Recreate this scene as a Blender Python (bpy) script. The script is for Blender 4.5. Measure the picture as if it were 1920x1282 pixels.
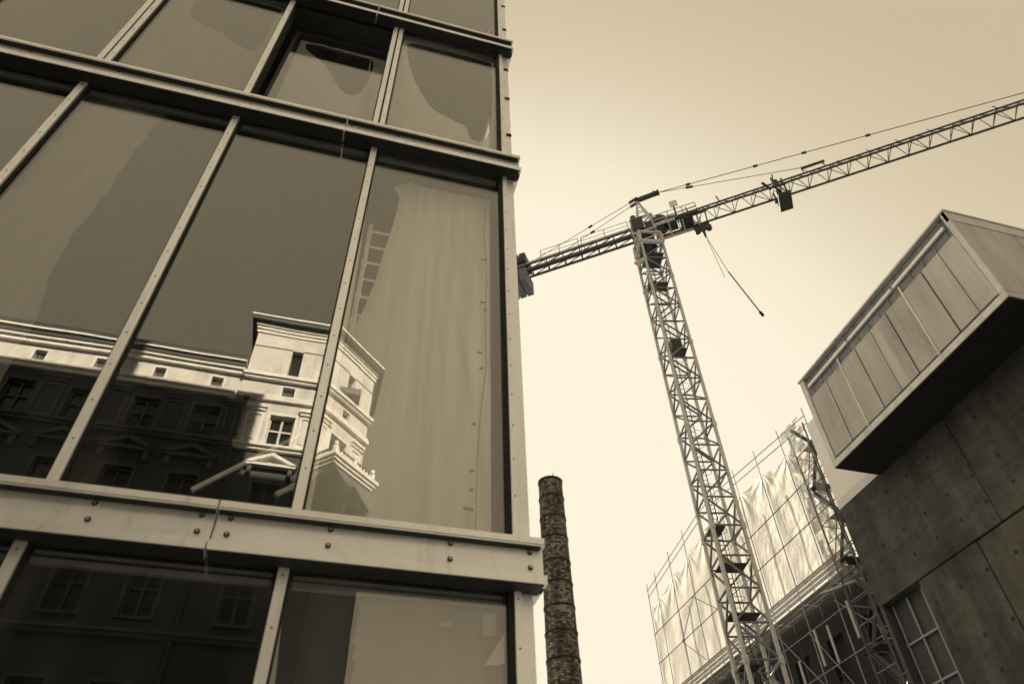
import bpy, bmesh, math, random
from mathutils import Vector, Matrix, noise
from math import sin, cos, tan, pi, radians, sqrt, exp, floor

scene = bpy.context.scene
for o in list(bpy.data.objects):
    bpy.data.objects.remove(o, do_unlink=True)
col = scene.collection
random.seed(7)

# ------------------------------------------------------------------ camera
# X runs along the glass front, Y points through it, Z is up.
CR = Vector((0.964, -0.265, -0.025)); CU = Vector((-0.169, -0.684, 0.709)); CF = Vector((0.205, 0.679, 0.705))
CF.normalize(); CR = (CR - CF * CR.dot(CF)).normalized(); CU = CR.cross(CF)
cam = bpy.data.cameras.new('camera')
cam.sensor_width = 36.0; cam.lens = 25.08; cam.clip_start = 0.05; cam.clip_end = 3000
camo = bpy.data.objects.new('camera', cam); col.objects.link(camo)
camo.matrix_world = Matrix(((CR.x, CU.x, -CF.x, 0), (CR.y, CU.y, -CF.y, 0), (CR.z, CU.z, -CF.z, 1.65), (0, 0, 0, 1)))
scene.camera = camo
cam.dof.use_dof = True
cam.dof.focus_distance = 12.0
cam.dof.aperture_fstop = 1.5

# ------------------------------------------------------------------ sky and sun
SUN_AZ = 14.0      # degrees from +Y towards +X
SUN_EL = 33.0
EXPO = 1.95
world = bpy.data.worlds.new('World'); scene.world = world; world.use_nodes = True
wn = world.node_tree; wn.nodes.clear()
sky = wn.nodes.new('ShaderNodeTexSky'); sky.sky_type = 'NISHITA'; sky.sun_disc = False
sky.sun_elevation = radians(SUN_EL); sky.sun_rotation = radians(SUN_AZ)
sky.air_density = 1.0; sky.dust_density = 3.0; sky.ozone_density = 1.0
bw = wn.nodes.new('ShaderNodeRGBToBW'); wn.links.new(sky.outputs[0], bw.inputs[0])
mul = wn.nodes.new('ShaderNodeMath'); mul.operation = 'MULTIPLY'; mul.inputs[1].default_value = 0.10
wn.links.new(bw.outputs[0], mul.inputs[0])
ramp = wn.nodes.new('ShaderNodeValToRGB'); wn.links.new(mul.outputs[0], ramp.inputs[0])
cr = ramp.color_ramp
cr.elements[0].position = 0.0; cr.elements[0].color = (0, 0, 0, 1)
cr.elements[1].position = 1.0; cr.elements[1].color = (0.94, 0.85, 0.67, 1)
for p, c in ((0.11, (0.55, 0.465, 0.32)), (0.23, (0.57, 0.475, 0.325)), (0.33, (0.68, 0.58, 0.41)), (0.5, (0.86, 0.765, 0.575)), (0.7, (0.93, 0.84, 0.66))):
    e = cr.elements.new(p); e.color = (*c, 1)
sc = wn.nodes.new('ShaderNodeVectorMath'); sc.operation = 'SCALE'; sc.inputs['Scale'].default_value = 2.75
wn.links.new(ramp.outputs[0], sc.inputs[0])
bg = wn.nodes.new('ShaderNodeBackground'); bg.inputs[1].default_value = 0.1
wn.links.new(sc.outputs[0], bg.inputs[0])
wo = wn.nodes.new('ShaderNodeOutputWorld'); wn.links.new(bg.outputs[0], wo.inputs[0])

sl = bpy.data.lights.new('sun', 'SUN'); sl.energy = 5.0; sl.angle = radians(0.5); sl.color = (1.0, 0.88, 0.68)
so = bpy.data.objects.new('sun', sl); col.objects.link(so)
sd = Vector((sin(radians(SUN_AZ)) * cos(radians(SUN_EL)), cos(radians(SUN_AZ)) * cos(radians(SUN_EL)), sin(radians(SUN_EL))))
so.rotation_euler = sd.to_track_quat('Z', 'Y').to_euler(); so.location = sd * 80

scene.view_settings.view_transform = 'Standard'; scene.view_settings.look = 'None'
scene.view_settings.exposure = EXPO; scene.view_settings.gamma = 1.0
scene.view_settings.use_curve_mapping = False
scene.render.engine = 'CYCLES'
scene.cycles.max_bounces = 8; scene.cycles.transparent_max_bounces = 16

# ------------------------------------------------------------------ helpers
class MB:
    def __init__(s): s.v = []; s.f = []
    def add(s, vs, fs):
        n = len(s.v); s.v += [tuple(p) for p in vs]; s.f += [tuple(i + n for i in f) for f in fs]; return s
    def box(s, x0, x1, y0, y1, z0, z1):
        return s.add([(x0,y0,z0),(x1,y0,z0),(x1,y1,z0),(x0,y1,z0),(x0,y0,z1),(x1,y0,z1),(x1,y1,z1),(x0,y1,z1)],
                     [(0,3,2,1),(4,5,6,7),(0,1,5,4),(1,2,6,5),(2,3,7,6),(3,0,4,7)])
    def fbox(s, fr, u0, u1, n0, n1, z0, z1):          # box in a facade frame
        P = [fr(u, n, z) for z in (z0, z1) for u, n in ((u0,n0),(u1,n0),(u1,n1),(u0,n1))]
        return s.add(P, [(0,3,2,1),(4,5,6,7),(0,1,5,4),(1,2,6,5),(2,3,7,6),(3,0,4,7)])
    def fprism(s, fr, pts, n0, n1):                    # polygon in (u,z) pushed along n
        k = len(pts); P = [fr(u, n0, z) for u, z in pts] + [fr(u, n1, z) for u, z in pts]
        return s.add(P, [tuple(range(k))[::-1], tuple(range(k, 2*k))] + [(i, (i+1) % k, k+(i+1) % k, k+i) for i in range(k)])
    def tube(s, p0, p1, r, n=6, r1=None):
        p0 = Vector(p0); p1 = Vector(p1); d = (p1 - p0).normalized()
        a = d.orthogonal().normalized(); b = d.cross(a); r1 = r if r1 is None else r1
        P = [p0 + (a*cos(2*pi*i/n) + b*sin(2*pi*i/n))*r for i in range(n)] + [p1 + (a*cos(2*pi*i/n) + b*sin(2*pi*i/n))*r1 for i in range(n)]
        return s.add(P, [tuple(range(n))[::-1], tuple(range(n, 2*n))] + [(i, (i+1) % n, n+(i+1) % n, n+i) for i in range(n)])
    def bar(s, p0, p1, w, h=None):                     # rectangular bar
        h = w if h is None else h
        p0 = Vector(p0); p1 = Vector(p1); d = (p1 - p0).normalized()
        up = Vector((0, 0, 1)) if abs(d.z) < 0.95 else Vector((1, 0, 0))
        a = d.cross(up).normalized() * w / 2; b = a.cross(d).normalized() * h / 2
        P = [p + x*a + y*b for p in (p0, p1) for x, y in ((-1,-1),(1,-1),(1,1),(-1,1))]
        return s.add(P, [(0,3,2,1),(4,5,6,7),(0,1,5,4),(1,2,6,5),(2,3,7,6),(3,0,4,7)])
    def build(s, name, mat, parent=None, smooth=False, bevel=0.0):
        me = bpy.data.meshes.new(name); me.from_pydata(s.v, [], s.f); me.update()
        bm = bmesh.new(); bm.from_mesh(me)
        bmesh.ops.recalc_face_normals(bm, faces=bm.faces)
        if bevel: bmesh.ops.bevel(bm, geom=list(bm.edges), offset=bevel, segments=1, affect='EDGES')
        bm.to_mesh(me); bm.free()
        if smooth:
            for p in me.polygons: p.use_smooth = True
        me.materials.append(mat)
        o = bpy.data.objects.new(name, me); col.objects.link(o)
        if parent: setpar(o, parent)
        return o

WM = {}
def setpar(o, p):
    o.parent = p
    o.matrix_parent_inverse = WM.get(p.name, Matrix.Identity(4)).inverted()

def tag(o, label=None, cat=None, group=None, kind=None):
    if label: o['label'] = label
    if cat: o['category'] = cat
    if group: o['group'] = group
    if kind: o['kind'] = kind
    return o

def thing(name, label, cat, loc=(0, 0, 0), group=None):
    o = bpy.data.objects.new(name, None); col.objects.link(o); o.location = loc; o.empty_display_size = 0.3
    WM[o.name] = Matrix.Translation(loc)
    return tag(o, label, cat, group)

def frame(origin, ang):                                 # facade frame: u along, n outward, z up
    ox, oy = origin; ux, uy = cos(ang), sin(ang); nx, ny = -uy, ux
    def fr(u, n, z): return (ox + ux*u + nx*n, oy + uy*u + ny*n, z)
    return fr

_unit = {}
def unitbar(mat, n):
    k = (mat.name, n)
    if k not in _unit:
        mb = MB()
        if n == 4: mb.box(-.5, .5, -.5, .5, 0, 1)
        else: mb.tube((0, 0, 0), (0, 0, 1), .5, n)
        me = bpy.data.meshes.new('rod_' + mat.name); me.from_pydata(mb.v, [], mb.f); me.update(); me.materials.append(mat)
        _unit[k] = me
    return _unit[k]
def rod(name, p0, p1, w, mat, parent, n=4, h=None):     # one straight member, shares its mesh data
    p0 = Vector(p0); p1 = Vector(p1); d = p1 - p0; L = d.length; d.normalize()
    up = Vector((0, 0, 1)) if abs(d.z) < 0.95 else Vector((1, 0, 0))
    a = d.cross(up).normalized(); b = d.cross(a)
    m = Matrix(((a.x*w, b.x*(h or w), d.x*L, p0.x), (a.y*w, b.y*(h or w), d.y*L, p0.y), (a.z*w, b.z*(h or w), d.z*L, p0.z), (0, 0, 0, 1)))
    o = bpy.data.objects.new(name, unitbar(mat, n)); col.objects.link(o)
    setpar(o, parent); o.matrix_basis = m
    return o

def holed(fr, u0, u1, z0, z1, holes, n0, depth):       # wall sheet with openings and their reveals
    us = sorted({u0, u1, *[h[0] for h in holes], *[h[1] for h in holes]})
    zs = sorted({z0, z1, *[h[2] for h in holes], *[h[3] for h in holes]})
    mb = MB()
    for i in range(len(us)-1):
        for j in range(len(zs)-1):
            uc = (us[i]+us[i+1])/2; zc = (zs[j]+zs[j+1])/2
            if any(h[0] < uc < h[1] and h[2] < zc < h[3] for h in holes): continue
            mb.add([fr(us[i], n0, zs[j]), fr(us[i+1], n0, zs[j]), fr(us[i+1], n0, zs[j+1]), fr(us[i], n0, zs[j+1])], [(0, 1, 2, 3)])
    for a, b, c, d in holes:
        q = n0 - depth
        mb.add([fr(a,n0,c),fr(b,n0,c),fr(b,n0,d),fr(a,n0,d),fr(a,q,c),fr(b,q,c),fr(b,q,d),fr(a,q,d)],
               [(0,4,5,1),(1,5,6,2),(2,6,7,3),(3,7,4,0),(4,7,6,5)])
    return mb

# ------------------------------------------------------------------ materials
def mat(name, c, rough=0.6, metal=0.0, var=0.0, vscale=4.0, bump=0.0, bscale=30.0, stretch=(1, 1, 1), detail=6.0, spec=0.5):
    m = bpy.data.materials.new(name); m.use_nodes = True
    nt = m.node_tree; b = nt.nodes['Principled BSDF']
    b.inputs['Roughness'].default_value = rough; b.inputs['Metallic'].default_value = metal
    b.inputs['Specular IOR Level'].default_value = spec
    rgb = (c, c*0.97, c*0.92) if c > 0.3 else (c*.94, c*.99, c*1.07)
    b.inputs['Base Color'].default_value = (*rgb, 1)
    if var or bump:
        tc = nt.nodes.new('ShaderNodeTexCoord'); mp = nt.nodes.new('ShaderNodeMapping')
        mp.inputs['Scale'].default_value = stretch
        nt.links.new(tc.outputs['Object'], mp.inputs[0])
    if var:
        nz = nt.nodes.new('ShaderNodeTexNoise'); nz.inputs['Scale'].default_value = vscale; nz.inputs['Detail'].default_value = detail
        nt.links.new(mp.outputs[0], nz.inputs['Vector'])
        rp = nt.nodes.new('ShaderNodeValToRGB'); nt.links.new(nz.outputs['Fac'], rp.inputs[0])
        rp.color_ramp.elements[0].position = 0.3; rp.color_ramp.elements[1].position = 0.72
        rp.color_ramp.elements[0].color = (*[x*(1-var) for x in rgb], 1)
        rp.color_ramp.elements[1].color = (*[min(1, x*(1+var*0.6)) for x in rgb], 1)
        nt.links.new(rp.outputs[0], b.inputs['Base Color'])
        mr = nt.nodes.new('ShaderNodeMapRange'); mr.inputs[3].default_value = max(0, rough-0.08); mr.inputs[4].default_value = min(1, rough+0.1)
        nt.links.new(nz.outputs['Fac'], mr.inputs[0]); nt.links.new(mr.outputs[0], b.inputs['Roughness'])
    if bump:
        n2 = nt.nodes.new('ShaderNodeTexNoise'); n2.inputs['Scale'].default_value = bscale; n2.inputs['Detail'].default_value = 5
        nt.links.new(mp.outputs[0], n2.inputs['Vector'])
        bp = nt.nodes.new('ShaderNodeBump'); bp.inputs['Strength'].default_value = bump; bp.inputs['Distance'].default_value = 0.02
        nt.links.new(n2.outputs['Fac'], bp.inputs['Height']); nt.links.new(bp.outputs[0], b.inputs['Normal'])
    return m

def glass_mat(name, refl, grazing, tint):
    m = bpy.data.materials.new(name); m.use_nodes = True; nt = m.node_tree; nt.nodes.clear()
    lw = nt.nodes.new('ShaderNodeLayerWeight'); lw.inputs[0].default_value = 0.5
    pw = nt.nodes.new('ShaderNodeMath'); pw.operation = 'POWER'; pw.inputs[1].default_value = 3.0
    nt.links.new(lw.outputs['Facing'], pw.inputs[0])
    ma = nt.nodes.new('ShaderNodeMath'); ma.operation = 'MULTIPLY_ADD'; ma.inputs[1].default_value = grazing; ma.inputs[2].default_value = refl
    nt.links.new(pw.outputs[0], ma.inputs[0])
    tc = nt.nodes.new('ShaderNodeTexCoord')
    nz = nt.nodes.new('ShaderNodeTexNoise'); nz.inputs['Scale'].default_value = 1.3; nz.inputs['Detail'].default_value = 1
    nt.links.new(tc.outputs['Object'], nz.inputs['Vector'])
    bp = nt.nodes.new('ShaderNodeBump'); bp.inputs['Strength'].default_value = 0.06; bp.inputs['Distance'].default_value = 0.01
    nt.links.new(nz.outputs['Fac'], bp.inputs['Height'])
    gl = nt.nodes.new('ShaderNodeBsdfGlossy'); gl.inputs['Roughness'].default_value = 0.0; gl.inputs['Color'].default_value = (1, 0.985, 0.96, 1)
    nt.links.new(bp.outputs[0], gl.inputs['Normal'])
    tr = nt.nodes.new('ShaderNodeBsdfTransparent'); tr.inputs['Color'].default_value = (tint, tint, tint*0.97, 1)
    # thin film of dust on the outside
    df = nt.nodes.new('ShaderNodeBsdfDiffuse'); df.inputs['Color'].default_value = (0.6, 0.58, 0.54, 1)
    n3 = nt.nodes.new('ShaderNodeTexNoise'); n3.inputs['Scale'].default_value = 2.2; n3.inputs['Detail'].default_value = 6
    mpd = nt.nodes.new('ShaderNodeMapping'); mpd.inputs['Scale'].default_value = (2.2, 1, .22); mpd.inputs['Rotation'].default_value = (0, radians(7), 0)
    nt.links.new(tc.outputs['Object'], mpd.inputs[0]); nt.links.new(mpd.outputs[0], n3.inputs['Vector'])
    mr = nt.nodes.new('ShaderNodeMapRange'); mr.inputs[1].default_value = 0.48; mr.inputs[2].default_value = 0.8; mr.inputs[3].default_value = 0.0; mr.inputs[4].default_value = 0.03
    nt.links.new(n3.outputs['Fac'], mr.inputs[0])
    m1 = nt.nodes.new('ShaderNodeMixShader'); nt.links.new(ma.outputs[0], m1.inputs[0]); nt.links.new(tr.outputs[0], m1.inputs[1]); nt.links.new(gl.outputs[0], m1.inputs[2])
    m2 = nt.nodes.new('ShaderNodeMixShader'); nt.links.new(mr.outputs[0], m2.inputs[0]); nt.links.new(m1.outputs[0], m2.inputs[1]); nt.links.new(df.outputs[0], m2.inputs[2])
    out = nt.nodes.new('ShaderNodeOutputMaterial'); nt.links.new(m2.outputs[0], out.inputs[0])
    return m

def sheet_mat(name, c, transl, clear, vscale=3.0, stretch=(1, 1, 1), bump=0.2):
    m = bpy.data.materials.new(name); m.use_nodes = True; nt = m.node_tree; nt.nodes.clear()
    tc = nt.nodes.new('ShaderNodeTexCoord'); mp = nt.nodes.new('ShaderNodeMapping'); mp.inputs['Scale'].default_value = stretch
    nt.links.new(tc.outputs['Object'], mp.inputs[0])
    nz = nt.nodes.new('ShaderNodeTexNoise'); nz.inputs['Scale'].default_value = vscale; nz.inputs['Detail'].default_value = 6
    nt.links.new(mp.outputs[0], nz.inputs['Vector'])
    rp = nt.nodes.new('ShaderNodeValToRGB'); nt.links.new(nz.outputs['Fac'], rp.inputs[0])
    rp.color_ramp.elements[0].color = (c*0.82, c*0.8, c*0.74, 1); rp.color_ramp.elements[1].color = (c, c*0.98, c*0.93, 1)
    rp.color_ramp.elements[0].position = .3; rp.color_ramp.elements[1].position = .7
    bp = nt.nodes.new('ShaderNodeBump'); bp.inputs['Strength'].default_value = bump; bp.inputs['Distance'].default_value = 0.03
    nt.links.new(nz.outputs['Fac'], bp.inputs['Height'])
    df = nt.nodes.new('ShaderNodeBsdfDiffuse'); tl = nt.nodes.new('ShaderNodeBsdfTranslucent'); tr = nt.nodes.new('ShaderNodeBsdfTransparent')
    for n in (df, tl): nt.links.new(rp.outputs[0], n.inputs['Color']); nt.links.new(bp.outputs[0], n.inputs['Normal'])
    m1 = nt.nodes.new('ShaderNodeMixShader'); m1.inputs[0].default_value = transl
    nt.links.new(df.outputs[0], m1.inputs[1]); nt.links.new(tl.outputs[0], m1.inputs[2])
    m2 = nt.nodes.new('ShaderNodeMixShader'); m2.inputs[0].default_value = clear
    nt.links.new(m1.outputs[0], m2.inputs[1]); nt.links.new(tr.outputs[0], m2.inputs[2])
    out = nt.nodes.new('ShaderNodeOutputMaterial'); nt.links.new(m2.outputs[0], out.inputs[0])
    return m

def chimney_mat():
    m = mat('sooty_brick', 0.1, 0.9); nt = m.node_tree; b = nt.nodes['Principled BSDF']
    at = nt.nodes.new('ShaderNodeUVMap'); at.uv_map = 'UVMap'
    br = nt.nodes.new('ShaderNodeTexBrick'); nt.links.new(at.outputs[0], br.inputs['Vector'])
    br.inputs['Color1'].default_value = (0.07, 0.066, 0.06, 1); br.inputs['Color2'].default_value = (0.46, 0.43, 0.37, 1)
    br.inputs['Mortar'].default_value = (0.025, 0.023, 0.02, 1); br.inputs['Scale'].default_value = 1.0
    br.inputs['Brick Width'].default_value = 0.34; br.inputs['Row Height'].default_value = 0.2; br.inputs['Mortar Size'].default_value = 0.02
    br.inputs['Bias'].default_value = -0.15
    nz = nt.nodes.new('ShaderNodeTexNoise'); nz.inputs['Scale'].default_value = 0.45; nz.inputs['Detail'].default_value = 5; nz.inputs['Roughness'].default_value = 0.55
    mp = nt.nodes.new('ShaderNodeMapping'); mp.inputs['Scale'].default_value = (2.4, 0.5, 1); nt.links.new(at.outputs[0], mp.inputs[0]); nt.links.new(mp.outputs[0], nz.inputs['Vector'])
    rp = nt.nodes.new('ShaderNodeValToRGB'); nt.links.new(nz.outputs['Fac'], rp.inputs[0])
    rp.color_ramp.elements[0].position = .36; rp.color_ramp.elements[0].color = (.3, .29, .28, 1)
    rp.color_ramp.elements[1].position = .66; rp.color_ramp.elements[1].color = (1.15, 1.12, 1.05, 1)
    mx = nt.nodes.new('ShaderNodeMix'); mx.data_type = 'RGBA'; mx.blend_type = 'MULTIPLY'; mx.inputs[0].default_value = 1
    nt.links.new(br.outputs['Color'], mx.inputs[6]); nt.links.new(rp.outputs[0], mx.inputs[7])
    nt.links.new(mx.outputs[2], b.inputs['Base Color'])
    bp = nt.nodes.new('ShaderNodeBump'); bp.inputs['Strength'].default_value = .8; bp.inputs['Distance'].default_value = .03
    nt.links.new(br.outputs['Fac'], bp.inputs['Height']); bp.invert = True
    nt.links.new(bp.outputs[0], b.inputs['Normal'])
    return m

M = {
 'asphalt': mat('asphalt', 0.06, 0.9, var=.3, vscale=3, bump=.4, bscale=60),
 'paving': mat('paving', 0.42, 0.85, var=.25, vscale=2, bump=.2),
 'cobble': mat('dark_cobble', 0.07, 0.9, var=.3, vscale=5, bump=.4, bscale=20),
 'kerb': mat('kerb_stone', 0.32, 0.8, var=.2),
 'alu': mat('anodised_aluminium', 0.97, 0.42, 0.6, var=.09, vscale=5, bump=.05, bscale=30, stretch=(.35, 1, .8)),
 'aluv': mat('anodised_aluminium_cap', 0.97, 0.42, 0.6, var=.09, vscale=4, bump=.05, bscale=30, stretch=(1, 1, .2)),
 'soffit': mat('shade_and_sash_dark', 0.018, 0.6, 0.0, var=.25, vscale=2, stretch=(.2, 1, 1)),  # underside shade painted dark; also the tipped sash frame
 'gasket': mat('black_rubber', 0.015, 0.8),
 'bolt': mat('bolt_steel', 0.10, 0.45, 0.7),
 'inside': mat('raw_interior', 0.03, 0.9, var=.3, vscale=1.5),
'bead': mat('reflection_grey', 0.28, 0.6, var=.1),
 'plaster': mat('bounce_plaster', 0.75, 0.9, var=.1),
 'slab': mat('interior_slab', 0.05, 0.9, var=.2),
 'glass': glass_mat('coated_glass', 0.12, 0.42, 0.97),
 'sideglass': glass_mat('clear_side_glass', 0.10, 0.5, 0.95),
 'curtain': sheet_mat('plastic_dust_sheet', 0.95, 0.35, 0.02, 2.0, (5, 1, .25), .12),
 'frosted': sheet_mat('light_diffusing_glass', 0.8, 0.85, 0.0, 1.0, (1, 1, 1), 0.02),
 'film': sheet_mat('protective_film', 0.80, 0.25, 0.15, 2.2, (3, 1, .6), .5),
 'filmthin': sheet_mat('thin_film', 0.75, 0.25, 0.55, 2.0, (4, 1, .4), .6),
 'paper': sheet_mat('brown_paper', 0.36, 0.25, 0.0, 2.2, (3, 1, .5), .15),
 'whitepaper': sheet_mat('white_paper', 0.9, 0.25, 0.0),
 'tape': sheet_mat('tape', 0.78, 0.3, 0.1),
 'tapedark': mat('dark_tape', 0.2, .6),
 'steelpale': mat('galvanised_tube', 0.88, 0.5, 0.0, var=.2, vscale=8),
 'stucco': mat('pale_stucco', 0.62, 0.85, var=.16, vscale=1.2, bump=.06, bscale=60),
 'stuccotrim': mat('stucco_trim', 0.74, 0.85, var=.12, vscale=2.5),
 'trimshade': mat('shaded_trim', 0.12, 0.9, var=.28, vscale=1.4, bump=.1),  # trim darkened to carry the shade on the street front
 'roofdark': mat('roof_tin', 0.04, 0.6, var=.3, vscale=2),
 'dark_pane': mat('dark_window_pane', 0.02, 0.12, var=.2, vscale=1),
 'winframe': mat('window_frame_paint', 0.5, 0.5, var=.1),
 'lead': mat('lead_pipe', 0.05, 0.6),
 'brick': chimney_mat(),
 'iron': mat('iron_band', 0.012, 0.7, var=.3, vscale=6),
 'crane': mat('crane_paint', 0.55, 0.5, var=.25, vscale=5),
'cranebrace': mat('crane_paint_shaded', 0.16, 0.5, var=.3, vscale=5),  # same paint as the chords, darkened to stand in for shaded members
 'cranedark': mat('crane_dark_steel', 0.05, 0.55, var=.35, vscale=5),
 'cranemach': mat('crane_machinery', 0.035, 0.5, var=.4, vscale=3),
 'counter': mat('counterweight_concrete', 0.22, 0.9, var=.4, vscale=3),
 'rope': mat('wire_rope', 0.02, 1.0, spec=0.0),
 'stuccoshade': mat('shaded_stucco', 0.07, 0.9, var=.2, vscale=1.5),  # the same stucco, darkened where the front lies in shade
 'concrete': None,
 'panel': mat('cladding_panel', 0.46, 0.28, 0.15, var=.16, vscale=.9, stretch=(1, .8, .35)),
 'panelb': mat('cladding_panel_weathered', 0.40, 0.34, 0.15, var=.25, vscale=1.3, stretch=(1, 1.5, .25)),
 'panelwhite': mat('white_cladding', 0.74, 0.45, var=.06),
 'panelframe': mat('panel_frame_metal', 0.62, 0.45, 0.2, var=.08),
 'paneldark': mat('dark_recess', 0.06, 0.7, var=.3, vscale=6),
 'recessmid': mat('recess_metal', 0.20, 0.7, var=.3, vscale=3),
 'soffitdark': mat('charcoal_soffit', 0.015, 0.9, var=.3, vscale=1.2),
 'scaffsheet': sheet_mat('scaffold_sheeting', 0.80, 0.5, 0.05, 1.1, (1, 1, 1), .1),
 'scafftube': mat('scaffold_tube', 0.30, 0.5, 0.3, var=.4, vscale=3),
 'scaffdark': mat('scaffold_tube_dark', 0.07, 0.6, 0.0, var=.4, vscale=3),
 'deck': mat('scaffold_deck', 0.50, 0.85, var=.3, vscale=4),
 'netting': sheet_mat('debris_netting', 0.30, 0.3, 0.35, 2.0),
 'masonry': mat('masonry_shell', 0.025, 0.9, var=.4, vscale=.8),
}
def concrete_mat():
    m = mat('board_marked_concrete', 0.2, 0.85); nt = m.node_tree; b = nt.nodes['Principled BSDF']
    tc = nt.nodes.new('ShaderNodeTexCoord')
    n1 = nt.nodes.new('ShaderNodeTexNoise'); n1.inputs['Scale'].default_value = 0.55; n1.inputs['Detail'].default_value = 10; n1.inputs['Roughness'].default_value = .65
    nt.links.new(tc.outputs['Object'], n1.inputs['Vector'])
    mp = nt.nodes.new('ShaderNodeMapping'); mp.inputs['Scale'].default_value = (1, .7, 1.5); nt.links.new(tc.outputs['Object'], mp.inputs[0])
    n2 = nt.nodes.new('ShaderNodeTexNoise'); n2.inputs['Scale'].default_value = 3.4; n2.inputs['Detail'].default_value = 10; n2.inputs['Roughness'].default_value = .7
    nt.links.new(mp.outputs[0], n2.inputs['Vector'])
    ad = nt.nodes.new('ShaderNodeMath'); ad.operation = 'MULTIPLY_ADD'; ad.inputs[1].default_value = .45
    nt.links.new(n2.outputs['Fac'], ad.inputs[0]); nt.links.new(n1.outputs['Fac'], ad.inputs[2])
    rp = nt.nodes.new('ShaderNodeValToRGB'); nt.links.new(ad.outputs[0], rp.inputs[0])
    rp.color_ramp.elements[0].position = .5; rp.color_ramp.elements[0].color = (.026, .026, .026, 1)
    rp.color_ramp.elements[1].position = .92; rp.color_ramp.elements[1].color = (.12, .112, .098, 1)
    nt.links.new(rp.outputs[0], b.inputs['Base Color'])
    bp = nt.nodes.new('ShaderNodeBump'); bp.inputs['Strength'].default_value = .35; bp.inputs['Distance'].default_value = .03
    nt.links.new(n2.outputs['Fac'], bp.inputs['Height']); nt.links.new(bp.outputs[0], b.inputs['Normal'])
    return m
M['concrete'] = concrete_mat()
def streaks(m, scale, lo, p0, p1, detail=8):            # run-off stains, multiplied into the base colour
    nt = m.node_tree; b = nt.nodes['Principled BSDF']
    src = b.inputs['Base Color'].links[0].from_socket
    tc = nt.nodes.new('ShaderNodeTexCoord'); mp = nt.nodes.new('ShaderNodeMapping'); mp.inputs['Scale'].default_value = scale
    nt.links.new(tc.outputs['Object'], mp.inputs[0])
    nz = nt.nodes.new('ShaderNodeTexNoise'); nz.inputs['Scale'].default_value = 1.0; nz.inputs['Detail'].default_value = detail; nz.inputs['Roughness'].default_value = .65
    nt.links.new(mp.outputs[0], nz.inputs['Vector'])
    rp = nt.nodes.new('ShaderNodeValToRGB'); nt.links.new(nz.outputs['Fac'], rp.inputs[0])
    rp.color_ramp.elements[0].position = p0; rp.color_ramp.elements[0].color = (lo, lo, lo, 1)
    rp.color_ramp.elements[1].position = p1; rp.color_ramp.elements[1].color = (1, 1, 1, 1)
    mx = nt.nodes.new('ShaderNodeMix'); mx.data_type = 'RGBA'; mx.blend_type = 'MULTIPLY'; mx.inputs[0].default_value = 1
    nt.links.new(src, mx.inputs[6]); nt.links.new(rp.outputs[0], mx.inputs[7]); nt.links.new(mx.outputs[2], b.inputs['Base Color'])
streaks(M['concrete'], (1.5, 1.5, .16), .5, .38, .6)
streaks(M['alu'], (14, 1, 2.2), .83, .30, .48)
streaks(M['aluv'], (20, 1, 1.0), .85, .30, .46)
streaks(M['panel'], (3, 3, .3), .72, .36, .58)
streaks(M['stucco'], (2.6, 2.6, .35), .74, .34, .52)
streaks(M['panelframe'], (2.5, 2.5, .6), .75, .34, .54)

# ------------------------------------------------------------------ ground
def sheet(name, x0, x1, y0, y1, z, m):
    return MB().add([(x0,y0,z),(x1,y0,z),(x1,y1,z),(x0,y1,z)], [(0,1,2,3)]).build(name, m)
tag(sheet('ground', -600, 600, -600, 600, 0, M['asphalt']), kind='structure')
tag(MB().box(-60, 1.6, 1.4, 4.3, .004, .13).build('pavement', M['paving'], bevel=.01), kind='structure')
tag(MB().box(-60, 1.6, 1.25, 1.397, .004, .14).build('kerb', M['kerb'], bevel=.01), kind='structure')
tag(MB().box(-60, -.7, -13.8, -11.0, .004, .13).build('pavement', M['paving'], bevel=.01), kind='structure')
tag(MB().box(-60, -.7, -10.997, -10.85, .004, .14).build('kerb', M['kerb'], bevel=.01), kind='structure')

tag(sheet('lane', 1.62, 15.4, -40, 70, .004, M['cobble']), kind='structure')

# ------------------------------------------------------------------ the glass building
GB = thing('glass_building', 'glass fronted building with pale aluminium transoms and mullions', 'building', (-7, 9, 0))
YG = 4.05                                   # outer glass face
RAILS = [0.25, 3.653, 8.305, 11.385, 14.465]  # undersides of the transoms
XM = [-5.69, -4.325, -2.956, -1.565, -0.2, 1.168]
GTOP = 31.0
def rail(zb, x0, x1, parent, joint_shift=0.0):
    mb = MB()
    prof = [(3.885, 0), (3.885, .058), (3.955, .0605), (3.955, .258), (3.90, .260), (3.90, .318), (3.912, .322), (4.045, .322), (4.045, .03), (4.02, .03), (4.02, 0)]
    k = len(prof)
    mb.add([(x0, y, zb+z) for y, z in prof] + [(x1, y, zb+z) for y, z in prof],
           [tuple(range(k))[::-1], tuple(range(k, 2*k))] + [(i, (i+1) % k, k+(i+1) % k, k+i) for i in range(k)])
    o = mb.build('transom', M['alu'], parent)
    mb = MB(); mb.box(x0+.002, x1-.04, 3.9525, 3.956, zb+.072, zb+.0755); mb.box(x0+.002, x1-.003, 3.898, 3.902, zb+.2705, zb+.273); mb.build('groove', M['gasket'], o)
    # dark strips standing in for shade under the flange and the sill
    MB().box(x0+.004, x1-(.02 if x1 > 1 else .004), 3.893, 4.04, zb-.005, zb-.001).build('shade_strip', M['soffit'], o)
    MB().box(x0+.004, x1-(.02 if x1 > 1 else .004), 3.905, 3.954, zb+.254, zb+.2575).build('shade_strip', M['soffit'], o)
    return o
boltmesh = None
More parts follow.
